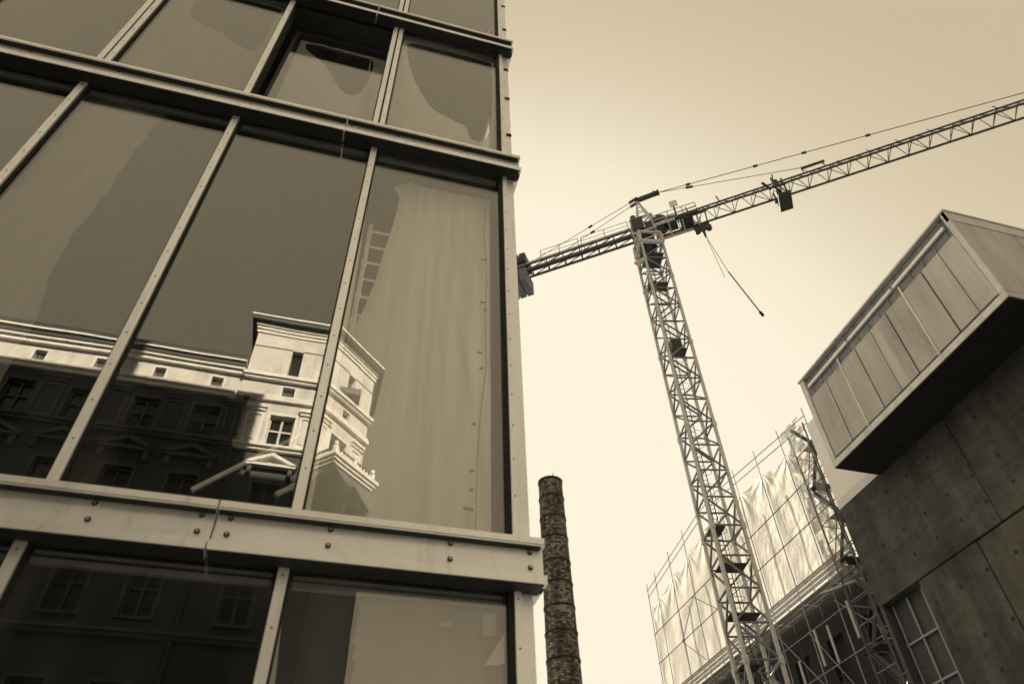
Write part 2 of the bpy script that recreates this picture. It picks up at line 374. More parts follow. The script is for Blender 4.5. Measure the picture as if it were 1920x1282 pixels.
def bolts(rl, zb, xs, zz=(.131, .234)):
    global boltmesh
    for x in xs:
        for dz in zz:
            if boltmesh is None:
                mb = MB(); mb.tube((0, -.001, 0), (0, .004, 0), .021, 16); mb.tube((0, -.004, 0), (0, -.0012, 0), .0175, 14)
                nf = len(mb.f); mb.tube((0, -.011, 0), (0, -.0042, 0), .0125, 10); mb.tube((0, -.0125, .001), (0, -.0112, .001), .005, 6)
                ob = mb.build('bolt', M['bolt'], rl); boltmesh = ob.data
                for mm in (M['gasket'], M['alu']): boltmesh.materials.append(mm)
                for k, p in enumerate(boltmesh.polygons): p.material_index = 2 if k < 18 else (1 if k < nf else (0 if k < nf+12 else 2))
            else:
                ob = bpy.data.objects.new('bolt', boltmesh); col.objects.link(ob); setpar(ob, rl)
            ob.matrix_basis = Matrix.Translation((x, 3.951, zb+dz))
WM_id = Matrix.Identity(4)
for zb, jx in ((RAILS[1], -.63), (RAILS[2], -.52), (RAILS[3], -.52), (RAILS[4], -.52)):
    r1 = rail(zb, -7.05, jx-.005, GB); r2 = rail(zb, jx+.005, 1.346, GB)
    bolts(r2, zb, [1.26, .75, .02, -.47 if jx > -.6 else -.55]); bolts(r1, zb, [-.57 if jx > -.6 else -.71, -1.28, -2.0, -2.73, -3.5, -4.2])
    # the same rail turning the corner and running along the side
    mb = MB(); mb.box(1.29, 1.346, 3.945, 13.9, zb, zb+.058); mb.box(1.28, 1.305, 3.97, 13.9, zb+.06, zb+.256); mb.box(1.285, 1.335, 3.945, 13.9, zb+.26, zb+.32)
    mb.build('side_transom', M['alu'], GB)
# mullions
def mullion(x, z0, z1, double=False):
    w = .062
    mb = MB()
    if double: mb.box(x-.064, x-.010, 4.0, 4.026, z0, z1); mb.box(x+.010, x+.064, 4.0, 4.026, z0, z1)
    else: mb.box(x-w/2, x+w/2, 4.0, 4.026, z0, z1)
    o = mb.build('mullion', M['aluv'], GB, bevel=.002)
    h = .078 if double else w/2+.014
    MB().box(x-h, x+h, 4.0265, 4.049, z0, z1).build('gasket', M['gasket'], o)  # seal; its black edges also stand for the cap's shadow gap
    MB().box(x-h+.006, x+h-.006, 4.075, 4.20, z0, z1).build('mullion_body', M['inside'], o)
    sc_ = MB(); n = max(2, int((z1-z0)/.29)); 
    for i in range(n+1):
        z = z0+.05 + (z1-z0-.1)*i/n
        sc_.tube((x+(.037 if double else 0), 3.9975, z), (x+(.037 if double else 0), 4.001, z), .0062, 6)
    tag(sc_.build('screws', M['gasket'], o), kind='stuff')
    return o
for r in range(4):
    z0 = RAILS[r]+.322; z1 = RAILS[r+1]-.004
    for i, x in enumerate(XM[:-1]):
        if r >= 2 and i == 3:                                  # hinge side of the opened sash
            o = mullion(x-.02, z0, z1)
        else: mullion(x-.01 if r >= 2 else x, z0, z1, double=(r >= 2))
    # corner post
    mb = MB(); mb.box(1.168, 1.212, 4.0, 4.03, z0, z1); mb.box(1.2145, 1.292, 4.028, 4.16, z0, z1); mb.box(1.255, 1.2915, 4.163, 4.3, z0, z1)
    cp = mb.build('corner_post', M['aluv'], GB, bevel=.002)
    MB().box(1.135, 1.167, 4.02, 4.16, z0, z1).build('gasket', M['gasket'], cp)
    MB().box(1.10, 1.245, 4.17, 4.30, z0, z1).build('jamb', M['inside'], cp)
    sc_ = MB(); n = int((z1-z0)/.29)
    for i in range(n+1):
        z = z0+.05+(z1-z0-.1)*i/n; sc_.tube((1.192, 3.9975, z), (1.192, 4.001, z), .0062, 6)
    tag(sc_.build('screws', M['gasket'], cp), kind='stuff')
    for z in [z0+(z1-z0)*t for t in ((.22, .55, .85) if r >= 2 else ())]:
        MB().box(1.235, 1.296, 4.018, 4.05, z, z+.045).build('clip', M['gasket'], cp)
# panes
for r in range(4):
    z0 = RAILS[r]+.30; z1 = RAILS[r+1]+.02
    for i in range(5):
        x0 = XM[i]; x1 = XM[i+1]
        if r == 2 and i == 3:
            # sash tipped inwards at the top
            fo = thing('x', None, None) if False else None
            zz0, zz1 = z0+.03, 11.40-.32
            def tilt(x, dy, z, a=radians(3.0), zp=z0+.03): return (x, YG+.09+dy*cos(a)+(z-zp)*sin(a), zp+(z-zp)*cos(a)-dy*sin(a))
            def tbox(mb, xa, xb, d0, d1, za, zb):
                P = [tilt(x, d, z) for z in (za, zb) for x, d in ((xa,d0),(xb,d0),(xb,d1),(xa,d1))]
                mb.add(P, [(0,3,2,1),(4,5,6,7),(0,1,5,4),(1,2,6,5),(2,3,7,6),(3,0,4,7)])
            mb = MB(); tbox(mb, x0+.13, x1-.07, 0, .012, zz0, zz1); p = mb.build('pane', M['glass'], GB)
            mb = MB(); tbox(mb, x0+.09, x0+.129, -.005, .05, zz0, zz1+.03); tbox(mb, x0+.13, x1-.07, -.005, .05, zz1+.001, zz1+.03)
            mb.build('sash_frame', M['soffit'], p)
            continue
        p = MB().box(x0, x1, YG, YG+.012, z0, z1).build('pane', M['glass'], GB)
        mb = MB(); zt = RAILS[r+1]-.004; mb.box(x0+.06, x1-.06, YG+.016, YG+.05, zt-.085, zt-.05); mb.box(x0+.06, x1-.06, YG+.016, YG+.03, zt-.03, zt-.012)  # pale bars imitating the reflection lines along the pane tops
        mb.build('reflection_bar', M['bead'], p)
# interior: slabs, walls, roof
for zb in RAILS:
    MB().box(-15.9, 1.25, 4.09, 13.7, zb-.02, zb+.31).build('floor_slab', M['slab'], GB)
for r in range(4):
    z0 = RAILS[r]+.32; z1 = RAILS[r+1]-.02
    MB().box(1.262, 1.274, 4.32, 9.0, z0, z1).build('side_pane', M['frosted'], GB)  # diffusing pane, added to light the dust sheet from behind
    MB().box(1.25, 1.30, 9.003, 13.9, z0, z1).build('side_wall', M['inside'], GB)
    MB().box(-7.0, 1.24, 9.3, 9.45, z0, z1).build('partition', M['inside'], GB)
    MB().box(-7.2, -7.06, 4.0, 9.2, z0, z1).build('partition', M['inside'], GB)
    MB().box(-2.986, -2.926, 6.3, 9.2, z0, z1).build('partition', M['inside'], GB)
    MB().box(-.24, -.18, 4.5, 6.8, z0, z1).build('partition', M['plaster'], GB)  # white wall added to bounce light onto the dust sheet
    MB().box(-.17, 1.23, 6.6, 6.8, z0, z1).build('partition', M['plaster'], GB)  # back wall set close and white for the same bounce
MB().box(-16, 1.30, 13.95, 14.2, 0, GTOP).build('back_wall', M['inside'], GB)
MB().box(-16.2, -15.95, 4.0, 14.2, 0, GTOP).build('end_wall', M['panelwhite'], GB)
MB().box(-15.9, -7.21, 4.02, 4.2, 0, 14.75).build('front_wall', M['panelwhite'], GB)
MB().box(-15.9, 1.29, 4.02, 4.2, 14.80, GTOP).build('front_wall', M['panelwhite'], GB)
MB().box(1.08, 1.29, 4.25, 13.9, 14.80, GTOP).build('side_wall', M['panelwhite'], GB)
MB().box(-16.2, 1.33, 3.95, 14.25, GTOP+.01, GTOP+.25).build('roof', M['roofdark'], GB)
MB().box(-3.55, -3.15, 4.4, 5.0, GTOP+.26, GTOP+2.1).build('roof_stack', M['panelwhite'], GB)
MB().box(-3.7, -3.0, 4.35, 5.05, GTOP+2.11, GTOP+2.4).build('roof_stack_cap', M['panelwhite'], GB)
MB().box(1.30, 6.6, 4.3, 5.0, 23.5, 28.0).build('shade_panel', M['panelwhite'], GB)  # unseen panels, added to shade the lower part of the corner building
MB().box(5.21, 6.7, 4.3, 4.45, 21.0, 23.49).build('shade_panel', M['panelwhite'], GB)
MB().box(1.30, 5.2, 4.3, 4.45, 19.2, 23.49).build('shade_panel', M['panelwhite'], GB)
MB().box(1.30, 3.3, 4.3, 4.45, 17.2, 19.19).build('shade_panel', M['panelwhite'], GB)

# --- sheets behind the glass
def chaikin(P, n=3):
    for _ in range(n):
        Q = []
        for i in range(len(P)):
            a, b = P[i], P[(i+1) % len(P)]
            Q += [(a[0]*.75+b[0]*.25, a[1]*.75+b[1]*.25), (a[0]*.25+b[0]*.75, a[1]*.25+b[1]*.75)]
        P = Q
    return P
def poly_sheet(name, outer, hole, y, m, label, cat, wob=.008):
    if hole: hole = chaikin(hole)
    bm = bmesh.new(); edges = []
    for loop in ([outer] + ([hole] if hole else [])):
        L = []
        n = len(loop)
        for i in range(n):
            a = loop[i]; b = loop[(i+1) % n]
            k = max(1, int(sqrt((a[0]-b[0])**2+(a[1]-b[1])**2)/.12))
            for t in range(k):
                x = a[0]+(b[0]-a[0])*t/k; z = a[1]+(b[1]-a[1])*t/k
                L.append(bm.verts.new((x, y+wob*noise.noise((x*3, z*2, 1.7)), z)))
        for i in range(len(L)): edges.append(bm.edges.new((L[i], L[(i+1) % len(L)])))
    bmesh.ops.triangle_fill(bm, use_beauty=True, edges=edges)
    for _ in range(2): bmesh.ops.subdivide_edges(bm, edges=list(bm.edges), cuts=1, use_grid_fill=True)
    bmesh.ops.triangulate(bm, faces=list(bm.faces))
    for v in bm.verts:
        x, _, z = v.co; v.co.y = y + wob*(noise.noise((x*3, z*2, 1.7)) + 1.6*noise.noise((x*9+z*3, z*.6, 4.1)) + .9*noise.noise((x*4-z*5, z*1.3, 8.3)))
    me = bpy.data.meshes.new(name); bm.to_mesh(me); bm.free(); me.materials.append(m)
    for p in me.polygons: p.use_smooth = True
    o = bpy.data.objects.new(name, me); col.objects.link(o); return tag(o, label, cat)
F1h = [(-0.071, 11.25), (0.241, 11.28), (1.05, 11.28), (1.09, 11.2), (1.09, 9.791), (1.05, 9.327), (0.975, 9.08), (0.807, 9.073), (0.783, 9.374), (0.592, 9.427), (0.408, 9.538), (0.27, 9.731), (0.161, 10.006), (0.067, 10.281), (-0.007, 10.626), (-0.063, 11.0)]
poly_sheet('protective_film', [(-.12, 8.64), (1.125, 8.64), (1.125, 11.37), (-.12, 11.37)], F1h, 4.10, M['film'],
           'pale film with a large rounded dark gap in the upper pane by the corner post', 'film')
F2h = [(-1.33, 11.0), (-1.138, 10.98), (-0.513, 10.97), (-0.454, 10.9), (-0.438, 10.75), (-0.455, 10.45), (-0.483, 10.147), (-0.562, 9.904), (-0.666, 9.887), (-0.813, 10.047), (-0.954, 10.386), (-1.10, 10.62), (-1.32, 10.78)]
poly_sheet('protective_film', [(-1.40, 8.66), (-.29, 8.66), (-.29, 11.03), (-1.40, 11.03)], F2h, 4.33, M['film'],
           'pale film with a drooping dark gap behind the window tipped inwards', 'film')
F3h = [(-2.70, 11.25), (-1.69, 11.25), (-1.692, 11.2), (-1.71, 10.292), (-1.743, 9.969), (-1.803, 9.884), (-2.049, 10.082), (-2.208, 10.239), (-2.46, 10.285), (-2.637, 10.492)]
poly_sheet('protective_film', [(-2.88, 8.64), (-1.65, 8.64), (-1.65, 11.35), (-2.88, 11.35)], F3h, 4.10, M['filmthin'],
           'thin film with a dark lobed gap in the upper pane left of the tipped window', 'film')
F4 = [(-2.90, 8.27), (-2.207, 8.27), (-2.228, 7.985), (-2.281, 7.413), (-2.262, 6.85), (-2.303, 6.327), (-2.265, 5.752), (-2.179, 5.319), (-2.15, 4.2), (-2.90, 4.2)]
poly_sheet('protective_film', F4, None, 4.12, M['filmthin'], 'thin film hanging in the tall left pane, its edge slanting down', 'film', .03)

# hanging dust sheet in the tall corner pane
def curtain():
    left = [(8.28, .235), (8.2, .16), (8.12, .05), (7.97, .135), (7.77, .139), (7.447, .115), (6.928, .063), (6.538, .032), (6.174, -.019), (5.93, -.078), (5.586, -.105), (5.137, -.12), (4.646, -.13), (4.03, -.13)]
    def lx(z):
        for (a, xa), (b, xb) in zip(left, left[1:]):
            if b <= z <= a: return xb+(xa-xb)*(z-b)/(a-b)
        return left[-1][1]
    nu, nv = 110, 90; V = []; F = []
    zt, zb = 8.28, 4.03
    for j in range(nv+1):
        t = j/nv; z = zt+(zb-zt)*t
        a = lx(z); b = 1.20-.012*(1+noise.noise((z*2.1, 3, 0)))
        for i in range(nu+1):
            s = i/nu; x = a+(b-a)*s
            f = 0
            # folds fan out from the gathered top left corner
            ang = (x-.25)/max(.4, (zt+1.2-z))
            f += .020*noise.noise((ang*16, z*.15, 5)) + .011*noise.noise((ang*42, z*.25, 9))
            f += .012*noise.noise((x*13, z*.3, 2))*(.3+t)
            f += .010*noise.noise((x*2, z*1.2, 7))
            f -= .028*exp(-((s)/.03)**2)
            V.append((x, 4.33+f*1.1, z+.01*noise.noise((x*6, t, 3))*(1 if 0 < j < nv else 0)))
    for j in range(nv):
        for i in range(nu):
            q = j*(nu+1)+i; F.append((q, q+1, q+nu+2, q+nu+1))
    o = MB().add(V, F).build('dust_sheet', M['curtain'], smooth=True)
    tag(o, 'long pale plastic sheet hanging in folds behind the tall corner pane', 'sheet')
    # dark tape tabs along its right hem
    for k, (x, z, w, tl) in enumerate([(1.04, 7.18, .05, .2), (1.03, 6.55, .06, .1), (1.05, 6.45, .03, .5), (1.0, 5.9, .045, .1), (1.02, 5.72, .04, .4), (.96, 5.12, .03, .8), (.95, 4.68, .03, .6), (.95, 4.52, .028, 1.2), (.93, 4.36, .075, -.1)]):
        c, s_ = cos(tl), sin(tl); h = .012
        P = [(x+dx*c*w/2-dz*s_*h, 4.285, z+dx*s_*w/2+dz*c*h) for dx, dz in ((-1,-1),(1,-1),(1,1),(-1,1))]
        MB().add(P, [(0, 1, 2, 3)]).build('tape_tab', M['tapedark'], o)
    mb = MB(); pts = [(1.06, 8.2), (1.035, 7.6), (1.065, 7.0), (1.05, 6.3), (1.06, 5.75), (1.01, 5.2), (.99, 4.75), (.985, 4.2)]
    for a, b in zip(pts, pts[1:]): mb.tube((a[0], 4.287, a[1]), (b[0], 4.287, b[1]), .0035, 5)
    mb.build('hem', M['tapedark'], o)
curtain()
# taped paper in the corner pane below
pap = [(.27, 3.60), (.249, 3.55), (.253, 3.501), (.252, 3.407), (.245, 3.303), (.266, 3.296), (.252, 3.221), (.274, 3.211), (.262, 3.081), (.27, 2.6), (.25, 1.4), (.25, .62), (1.12, .62), (1.12, 3.60)]
po = poly_sheet('paper_sheet', pap, None, 4.13, M['paper'], 'large tan paper with a torn left edge taped inside the bottom corner pane', 'paper', .012)
def patch(name, pts, y, m, parent=None):
    return MB().add([(x, y, z) for x, z in pts]+[(x, y+.002, z) for x, z in pts],
                    [tuple(range(len(pts))), tuple(range(len(pts), 2*len(pts)))[::-1]]+[(i, (i+1) % len(pts), len(pts)+(i+1) % len(pts), len(pts)+i) for i in range(len(pts))]).build(name, m, parent)
patch('tape_patch', [(.734, 3.429), (.801, 3.438), (.80, 3.467), (.736, 3.458)], 4.10, M['tape'], po)
patch('tape_patch', [(.992, 3.401), (1.074, 3.408), (1.075, 3.538), (.992, 3.53)], 4.10, M['tape'], po)
tag(patch('paper_scrap', [(1.0, 3.225), (1.085, 3.232), (1.095, 3.240), (1.118, 3.240), (1.122, 3.42)], 4.085, M['whitepaper']), 'small white triangular scrap on the tan paper by the corner post', 'paper')

# aluminium frame ladder and props standing inside
LD = thing('frame_ladder', 'pale tubular frame with rungs half hidden by the hanging sheet', 'ladder', (.1, 4.75, 3.98))
for x in (-.10, .30): rod('stile', (x, 4.78, 3.98), (x, 4.78, 8.02), .045, M['steelpale'], LD, 8)
for k in range(15):
    z = 4.25+k*.262; rod('rung', (-.10, 4.78, z), (.30, 4.78, z), .026, M['steelpale'], LD, 6)
for z in (7.35, 6.85, 6.5): rod('coupler', (-.10, 4.78, z), (-.10, 4.78, z+.07), .062, M['steelpale'], LD, 8)
def prop(a, b, lab, c=4.38):
    t = thing('inclined_prop', lab, 'prop', (a[0], c, a[1]))
    m_ = (a[0]+(b[0]-a[0])*.6, a[1]+(b[1]-a[1])*.6)
    rod('outer_tube', (a[0], c, a[1]), (m_[0], c+.05, m_[1]), .036, M['steelpale'], t, 8)
    rod('inner_tube', (m_[0], c+.05, m_[1]), (b[0], c+.08, b[1]), .026, M['steelpale'], t, 8)
    rod('collar', (m_[0]-.012, c+.05, m_[1]-.012), (m_[0]+.02, c+.052, m_[1]+.014), .05, M['steelpale'], t, 8)
prop((-.90, 4.30), (-.30, 4.93), 'pale telescopic prop leaning behind the tall middle pane')
prop((-.375, 4.345), (-.215, 4.53), 'short pale prop leaning behind the mullion near the hanging sheet')
RO = thing('guard_rail', 'thin pale rail standing for a scaffold rail reflected in the tipped window', 'rail', (-.9, 4.5, 8.63))  # reflected scaffold rail, built as a rail behind the pane
rod('top_rail', (-1.42, 4.5, 9.47), (-.45, 4.5, 8.85), .014, M['steelpale'], RO, 6)
for x, z in ((-1.3, 9.39), (-.9, 9.14)): rod('post', (x, 4.5, 8.63), (x, 4.5, z), .014, M['steelpale'], RO, 6)

# ------------------------------------------------------------------ concrete building with the cantilevered box (right)
RB = thing('concrete_building', 'dark concrete building with a pale clad box jutting out over the lane', 'building', (20, 10, 0))
ZS, ZT = 13.52, 16.88; XB, XW = 14.0, 15.5; YA, YB2 = 7.28, 14.22
# concrete wall in cast lifts, an opening low at the far end
def cpanel(y0, y1, z0, z1, x=XW): return MB().box(x, x+.3, y0+.008, y1-.008, z0+.008, z1-.008).build('concrete_panel', M['concrete'], RB, bevel=.012)
cpanel(-2, 5.6, 10.34, 13.5); cpanel(5.6, 11.4, 10.34, 13.5); cpanel(11.4, 16.2, 10.34, 13.5)
for z0, z1 in ((7.1, 10.32), (3.6, 7.1), (0, 3.6)):
    cpanel(-2, 5.6, z0, z1); cpanel(5.6, 12.3, z0, z1, XW+.03); cpanel(12.3, 14.5, z0, z1)
th = MB()
for y in [5.2+.9*k for k in range(12)]:
    for z in (12.9, 11.7, 10.95, 9.6, 8.4, 7.6):
        if not (z < 10.3 and y > 14.4):
            xx = XW+.03 if (z < 10.3 and 5.6 < y < 12.3) else XW
            th.tube((xx-.004, y, z), (xx+.01, y, z), .055, 10)
tag(th.build('tie_holes', M['gasket'], RB), kind='stuff')
for z in (12.42, 11.38):
    for a, b in ((-2, 5.5), (5.7, 11.3), (11.5, 16.1)): MB().box(XW-.006, XW+.01, a, b, z, z+.022).build('board_fin', M['concrete'], RB)
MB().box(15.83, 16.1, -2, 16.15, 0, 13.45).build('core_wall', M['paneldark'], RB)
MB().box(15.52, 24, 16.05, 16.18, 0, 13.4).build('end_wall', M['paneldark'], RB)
MB().box(15.84, 15.88, 14.6, 16.0, 0, 10.3).build('window_glass', M['dark_pane'], RB)
for y in (14.75, 15.35, 15.95): rod('window_bar', (15.78, y, 0), (15.78, y, 10.3), .05, M['scafftube'], RB)
for z in (9.2, 8.1, 7.0, 5.9, 4.8): rod('window_bar', (15.77, 14.6, z), (15.77, 16.0, z), .05, M['scafftube'], RB)
# upper storey behind and beside the box
MB().box(15.5, 15.62, 14.23, 16.2, 13.53, 13.80).build('base_strip', M['panelframe'], RB)
MB().box(15.51, 15.62, 14.23, 16.2, 13.81, 16.9).build('pale_wall', M['panelwhite'], RB)
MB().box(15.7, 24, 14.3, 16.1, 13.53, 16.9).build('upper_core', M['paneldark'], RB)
# box: cap, soffit, recess, bar, frames, panels
MB().box(XB-.03, 24, YA-.03, YB2+.03, ZT-.06, ZT).build('roof_cap', M['panelframe'], RB)
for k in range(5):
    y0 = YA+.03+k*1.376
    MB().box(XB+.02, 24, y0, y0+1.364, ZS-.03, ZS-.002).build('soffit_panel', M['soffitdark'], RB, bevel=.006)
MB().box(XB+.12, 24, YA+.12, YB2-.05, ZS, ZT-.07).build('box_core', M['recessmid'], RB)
MB().box(XB, XB+.1, YA, YB2, ZS, ZS+.20).build('bottom_flange', M['panelframe'], RB, bevel=.01)
MB().box(XB, XB+.1, YA, YA+.16, ZS+.203, ZT-.063).build('corner_frame', M['panelframe'], RB, bevel=.01)
MB().box(XB, XB+.1, YB2-.18, YB2, ZS+.203, ZT-.063).build('corner_frame', M['panelframe'], RB, bevel=.01)
for a, b in ((7.56, 9.66), (9.74, 11.80), (11.86, 13.95)):
    MB().box(XB+.02, XB+.1, a, b, 16.42, 16.53).build('light_bar', M['panelwhite'], RB, bevel=.008)
for y in [7.6+.48*k for k in range(14)]:
    if YA+.2 < y < YB2-.2: MB().box(XB+.09, XB+.118, y, y+.035, 16.1, 16.8).build('bracket', M['recessmid'], RB)
ys = [7.45, 8.06, 8.72, 9.49, 10.25, 10.96, 11.70, 12.43, 13.18, 14.02]
for k in range(9):
    g0 = .022 if k in (2, 4, 6, 8) else .010; g1 = .022 if k+1 in (2, 4, 6, 8) else .010
    MB().box(XB+.035, XB+.1, ys[k]+g0, ys[k+1]-g1, 13.80, 16.06).build('cladding_panel', M['panel'] if k not in (2, 5) else M['panelb'], RB, bevel=.008)
for y in (9.49, 12.43): MB().box(XB+.01, XB+.034, y-.03, y+.03, 13.74, 16.3).build('joint_strip', M['panelframe'], RB)
# near end of the box
MB().box(XB, 24, YA-.008, YA+.1, 16.45, ZT-.063).build('end_band', M['panelframe'], RB)
for k in range(5):
    x0 = 14.105+k*1.9
    MB().box(x0, x0+1.88, YA+.002, YA+.1, ZS+.203, 16.44).build('end_panel', M['panel'], RB, bevel=.01)
MB().box(XB+.102, 24, YA, YA+.1, ZS, ZS+.20).build('end_flange', M['panelframe'], RB, bevel=.008)

# ------------------------------------------------------------------ shell behind the scaffold
SB = thing('gutted_house', 'dark gutted house with a low gable behind the sheeted scaffold', 'building', (30, 35, 0))
fs = lambda u, n, z: (25.4 - n, u, z)                    # u along Y, n towards the lane
holes = [(y, y+1.3, z, z+2.0) for y in (26.5, 29.5, 32.5, 35.5, 38.5, 41.5) for z in (2, 6, 10, 14)]
holed(fs, 24.6, 46.3, 0, 18.1, holes, 0, .4).build('front_wall', M['masonry'], SB)
MB().box(25.45, 40, 24.65, 46.3, 17.3, 17.6).build('floor_slab', M['masonry'], SB)
MB().box(25.5, 40, 24.3, 24.6, 0, 17.2).build('side_wall', M['masonry'], SB)
MB().box(25.5, 40, 46.35, 46.7, 0, 17.2).build('side_wall', M['masonry'], SB)

# ------------------------------------------------------------------ sheeted scaffold
SC = thing('sheeted_scaffold', 'tube scaffold wrapped in crinkled white sheeting beyond the crane mast', 'scaffold', (24, 35, 0))
def toprail(y): return 27.25 - (.135*(36-y) if y < 36 else .135*(y-36))
def sheettop(y): return toprail(y) - 1.15
stand_y = [24.9, 27.4, 29.9, 32.4, 34.9, 37.4, 39.9, 42.4, 44.9, 46.4]
for k, y in enumerate(stand_y):
    rod('standard', (23.95, y, 0), (23.95, y, toprail(y)+.55), .06, M['scafftube'], SC, 6)
    rod('standard', (25.0, y, 0), (25.0, y, sheettop(y)), .06, M['scaffdark'], SC, 6)
    for z in (2, 4, 6, 8, 10, 12, 14, 16): rod('transom_tube', (23.9, y, z), (25.05, y, z), .05, M['scaffdark'], SC, 6)
for a, b in zip(stand_y, stand_y[1:]):
    for dz in (0, -.5):
        rod('guard_rail', (23.9, a, toprail(a)+dz), (23.9, b, toprail(b)+dz), .05, M['scafftube'], SC, 6)
    for z in (18.3, 20.55, 22.55): rod('ledger', (23.86, a, z), (23.86, b, z), .055, M['scaffdark'], SC, 6)
    for z in (2, 4, 6, 8, 10, 12, 14, 16): rod('ledger', (23.9, a, z), (23.9, b, z), .055, M['scafftube'], SC, 6)
for a, b, z0, z1 in ((39.9, 42.4, 18.4, 20.5), (42.4, 39.9, 20.5, 22.5), (37.4, 39.9, 20.5, 22.4), (27.4, 29.9, 12, 16), (32.4, 29.9, 8, 12), (32.4, 34.9, 12, 16), (24.9, 27.4, 14, 16.5), (37.4, 34.9, 13, 16.5), (42.4, 39.9, 12, 16), (29.9, 32.4, 13.5, 16.8)):
    rod('diagonal_brace', (23.8, a, z0), (23.8, b, z1), .055, M['scafftube'], SC, 6)
for y, z in ((26.4, 15.6), (28.2, 15.2), (29.2, 15.4), (31.0, 14.6), (33.4, 15.3)):
    rod('bracket_post', (23.6, y, z-1.3), (23.6, y, z+.4), .13, M['deck'], SC, 4, .05)
rod('bracket_beam', (23.6, 25.0, 16.4), (23.6, 27.8, 17.0), .16, M['deck'], SC, 4, .08)
for z in (17.55, 17.78, 18.02):
    for a, b in zip(stand_y, stand_y[1:]):
        MB().box(23.76, 23.80, a+.02, b-.02, z, z+.17).build('toe_board', M['deck'], SC)
for a, b in zip(stand_y, stand_y[1:]):
    for k in range(3):
        MB().box(23.82+.36*k, 24.15+.36*k, a+.02, b-.02, 17.42, 17.47).build('deck_board', M['deck'], SC)
def crumple(u, v, s, amp):
    h = 0
    for k in range(4):
        f = 1.0*2**k
        a = k*1.1+s
        uu = (u*cos(a)-v*sin(a))*f; vv = (u*sin(a)+v*cos(a))*f
        h += (1-abs(noise.noise((uu*.9, vv*.28, s*3.1+k)))*2.2)/(1.55**k)
    return amp*h
def scaff_sheet(y0, y1, seed, amp, zbot=18.25, sag=.35):
    nu = max(10, int((y1-y0)*14)); nv = 80; V = []; F = []
    for j in range(nv+1):
        t = j/nv
        for i in range(nu+1):
            s = i/nu; y = y0+(y1-y0)*s
            zt = sheettop(y)-sag*sin(pi*s)*(.6+.4*noise.noise((y, seed, 0))); zz = zt+(zbot-zt)*t
            edge = sin(pi*s)
            x = 24.05 - crumple(y, zz, seed, amp)*(.35+.65*edge) - .28*sin(pi*s)*sin(pi*t)*noise.noise((seed, .3, 4.4)) - .10*sin(pi*s)*noise.noise((y*.6, zz*.5, seed))
            # creases pulling to the tie points at the top corners
            for cy, in ((y0,), (y1,)):
                dx = y-cy; dz = zt-zz+.02; r = sqrt(dx*dx+dz*dz); an = math.atan2(dx, dz)
                x -= .06*sin(an*9+seed)*exp(-r/1.3)*min(1, r*2)
            V.append((x, y, zz))
    for j in range(nv):
        for i in range(nu):
            q = j*(nu+1)+i; F.append((q, q+1, q+nu+2, q+nu+1))
    return MB().add(V, F).build('sheeting', M['scaffsheet'], SC)
for k, (a, b) in enumerate(zip(stand_y, stand_y[1:])):
    scaff_sheet(a+.03, b-.03, 1.3+k*2.7, .034 if k < 4 else .013, sag=.4 if k < 4 else .55)

# stair tower of the scaffold beside the concrete wall
ST = thing('scaffold_stair_tower', 'dark lattice scaffold stair tower between sheeted scaffold and concrete wall', 'scaffold', (23.2, 24, 0))
tx = (22.7, 23.8); ty = (23.9, 25.2)
for x in tx:
    for y in ty: rod('standard', (x, y, 0), (x, y, 24.3), .09, M['scaffdark'], ST, 6)
for k in range(12):
    z = 1.5+k*1.95
    for y in ty: rod('ledger', (tx[0], y, z), (tx[1], y, z), .055, M['scafftube'], ST, 6)
    for x in tx: rod('ledger', (x, ty[0], z), (x, ty[1], z), .055, M['scaffdark'], ST, 6)
    for x in tx: rod('ledger', (x, ty[0], z+1.0), (x, ty[1], z+1.0), .05, M['scafftube'], ST, 6)
    a, b = (0, 1) if k % 2 else (1, 0)
    rod('diagonal_brace', (tx[0]-.03, ty[a], z), (tx[0]-.03, ty[b], z+1.9), .055, M['scaffdark'], ST, 6)
    rod('diagonal_brace', (tx[a], ty[0]-.03, z), (tx[b], ty[0]-.03, z+1.9), .055, M['scaffdark'], ST, 6)
    MB().box(tx[0]+.05, tx[1]-.05, ty[0]+.05 if k % 2 else ty[1]-.7, ty[0]+.7 if k % 2 else ty[1]-.05, z+.04, z+.09).build('landing', M['scaffdark'], ST)
    rod('stair_stringer', (tx[0]+.3, ty[a], z), (tx[0]+.3, ty[b], z+1.9), .08, M['scaffdark'], ST, 4, .16)
# loose netting hung on the tower
V = []; F = []
for j in range(61):
    for i in range(13):
        z = 24.6-j*.14; y = 23.8+i*.14
        V.append((22.55-crumple(y*2, z, 9.1, .11), y+.12*noise.noise((z*.8, i*.2, 4)), z))
for j in range(60):
    for i in range(12):
        if noise.noise((i*.35, j*.22, 2.2)) > -.08: q = j*13+i; F.append((q, q+1, q+14, q+13))
MB().add(V, F).build('netting', M['netting'], ST)

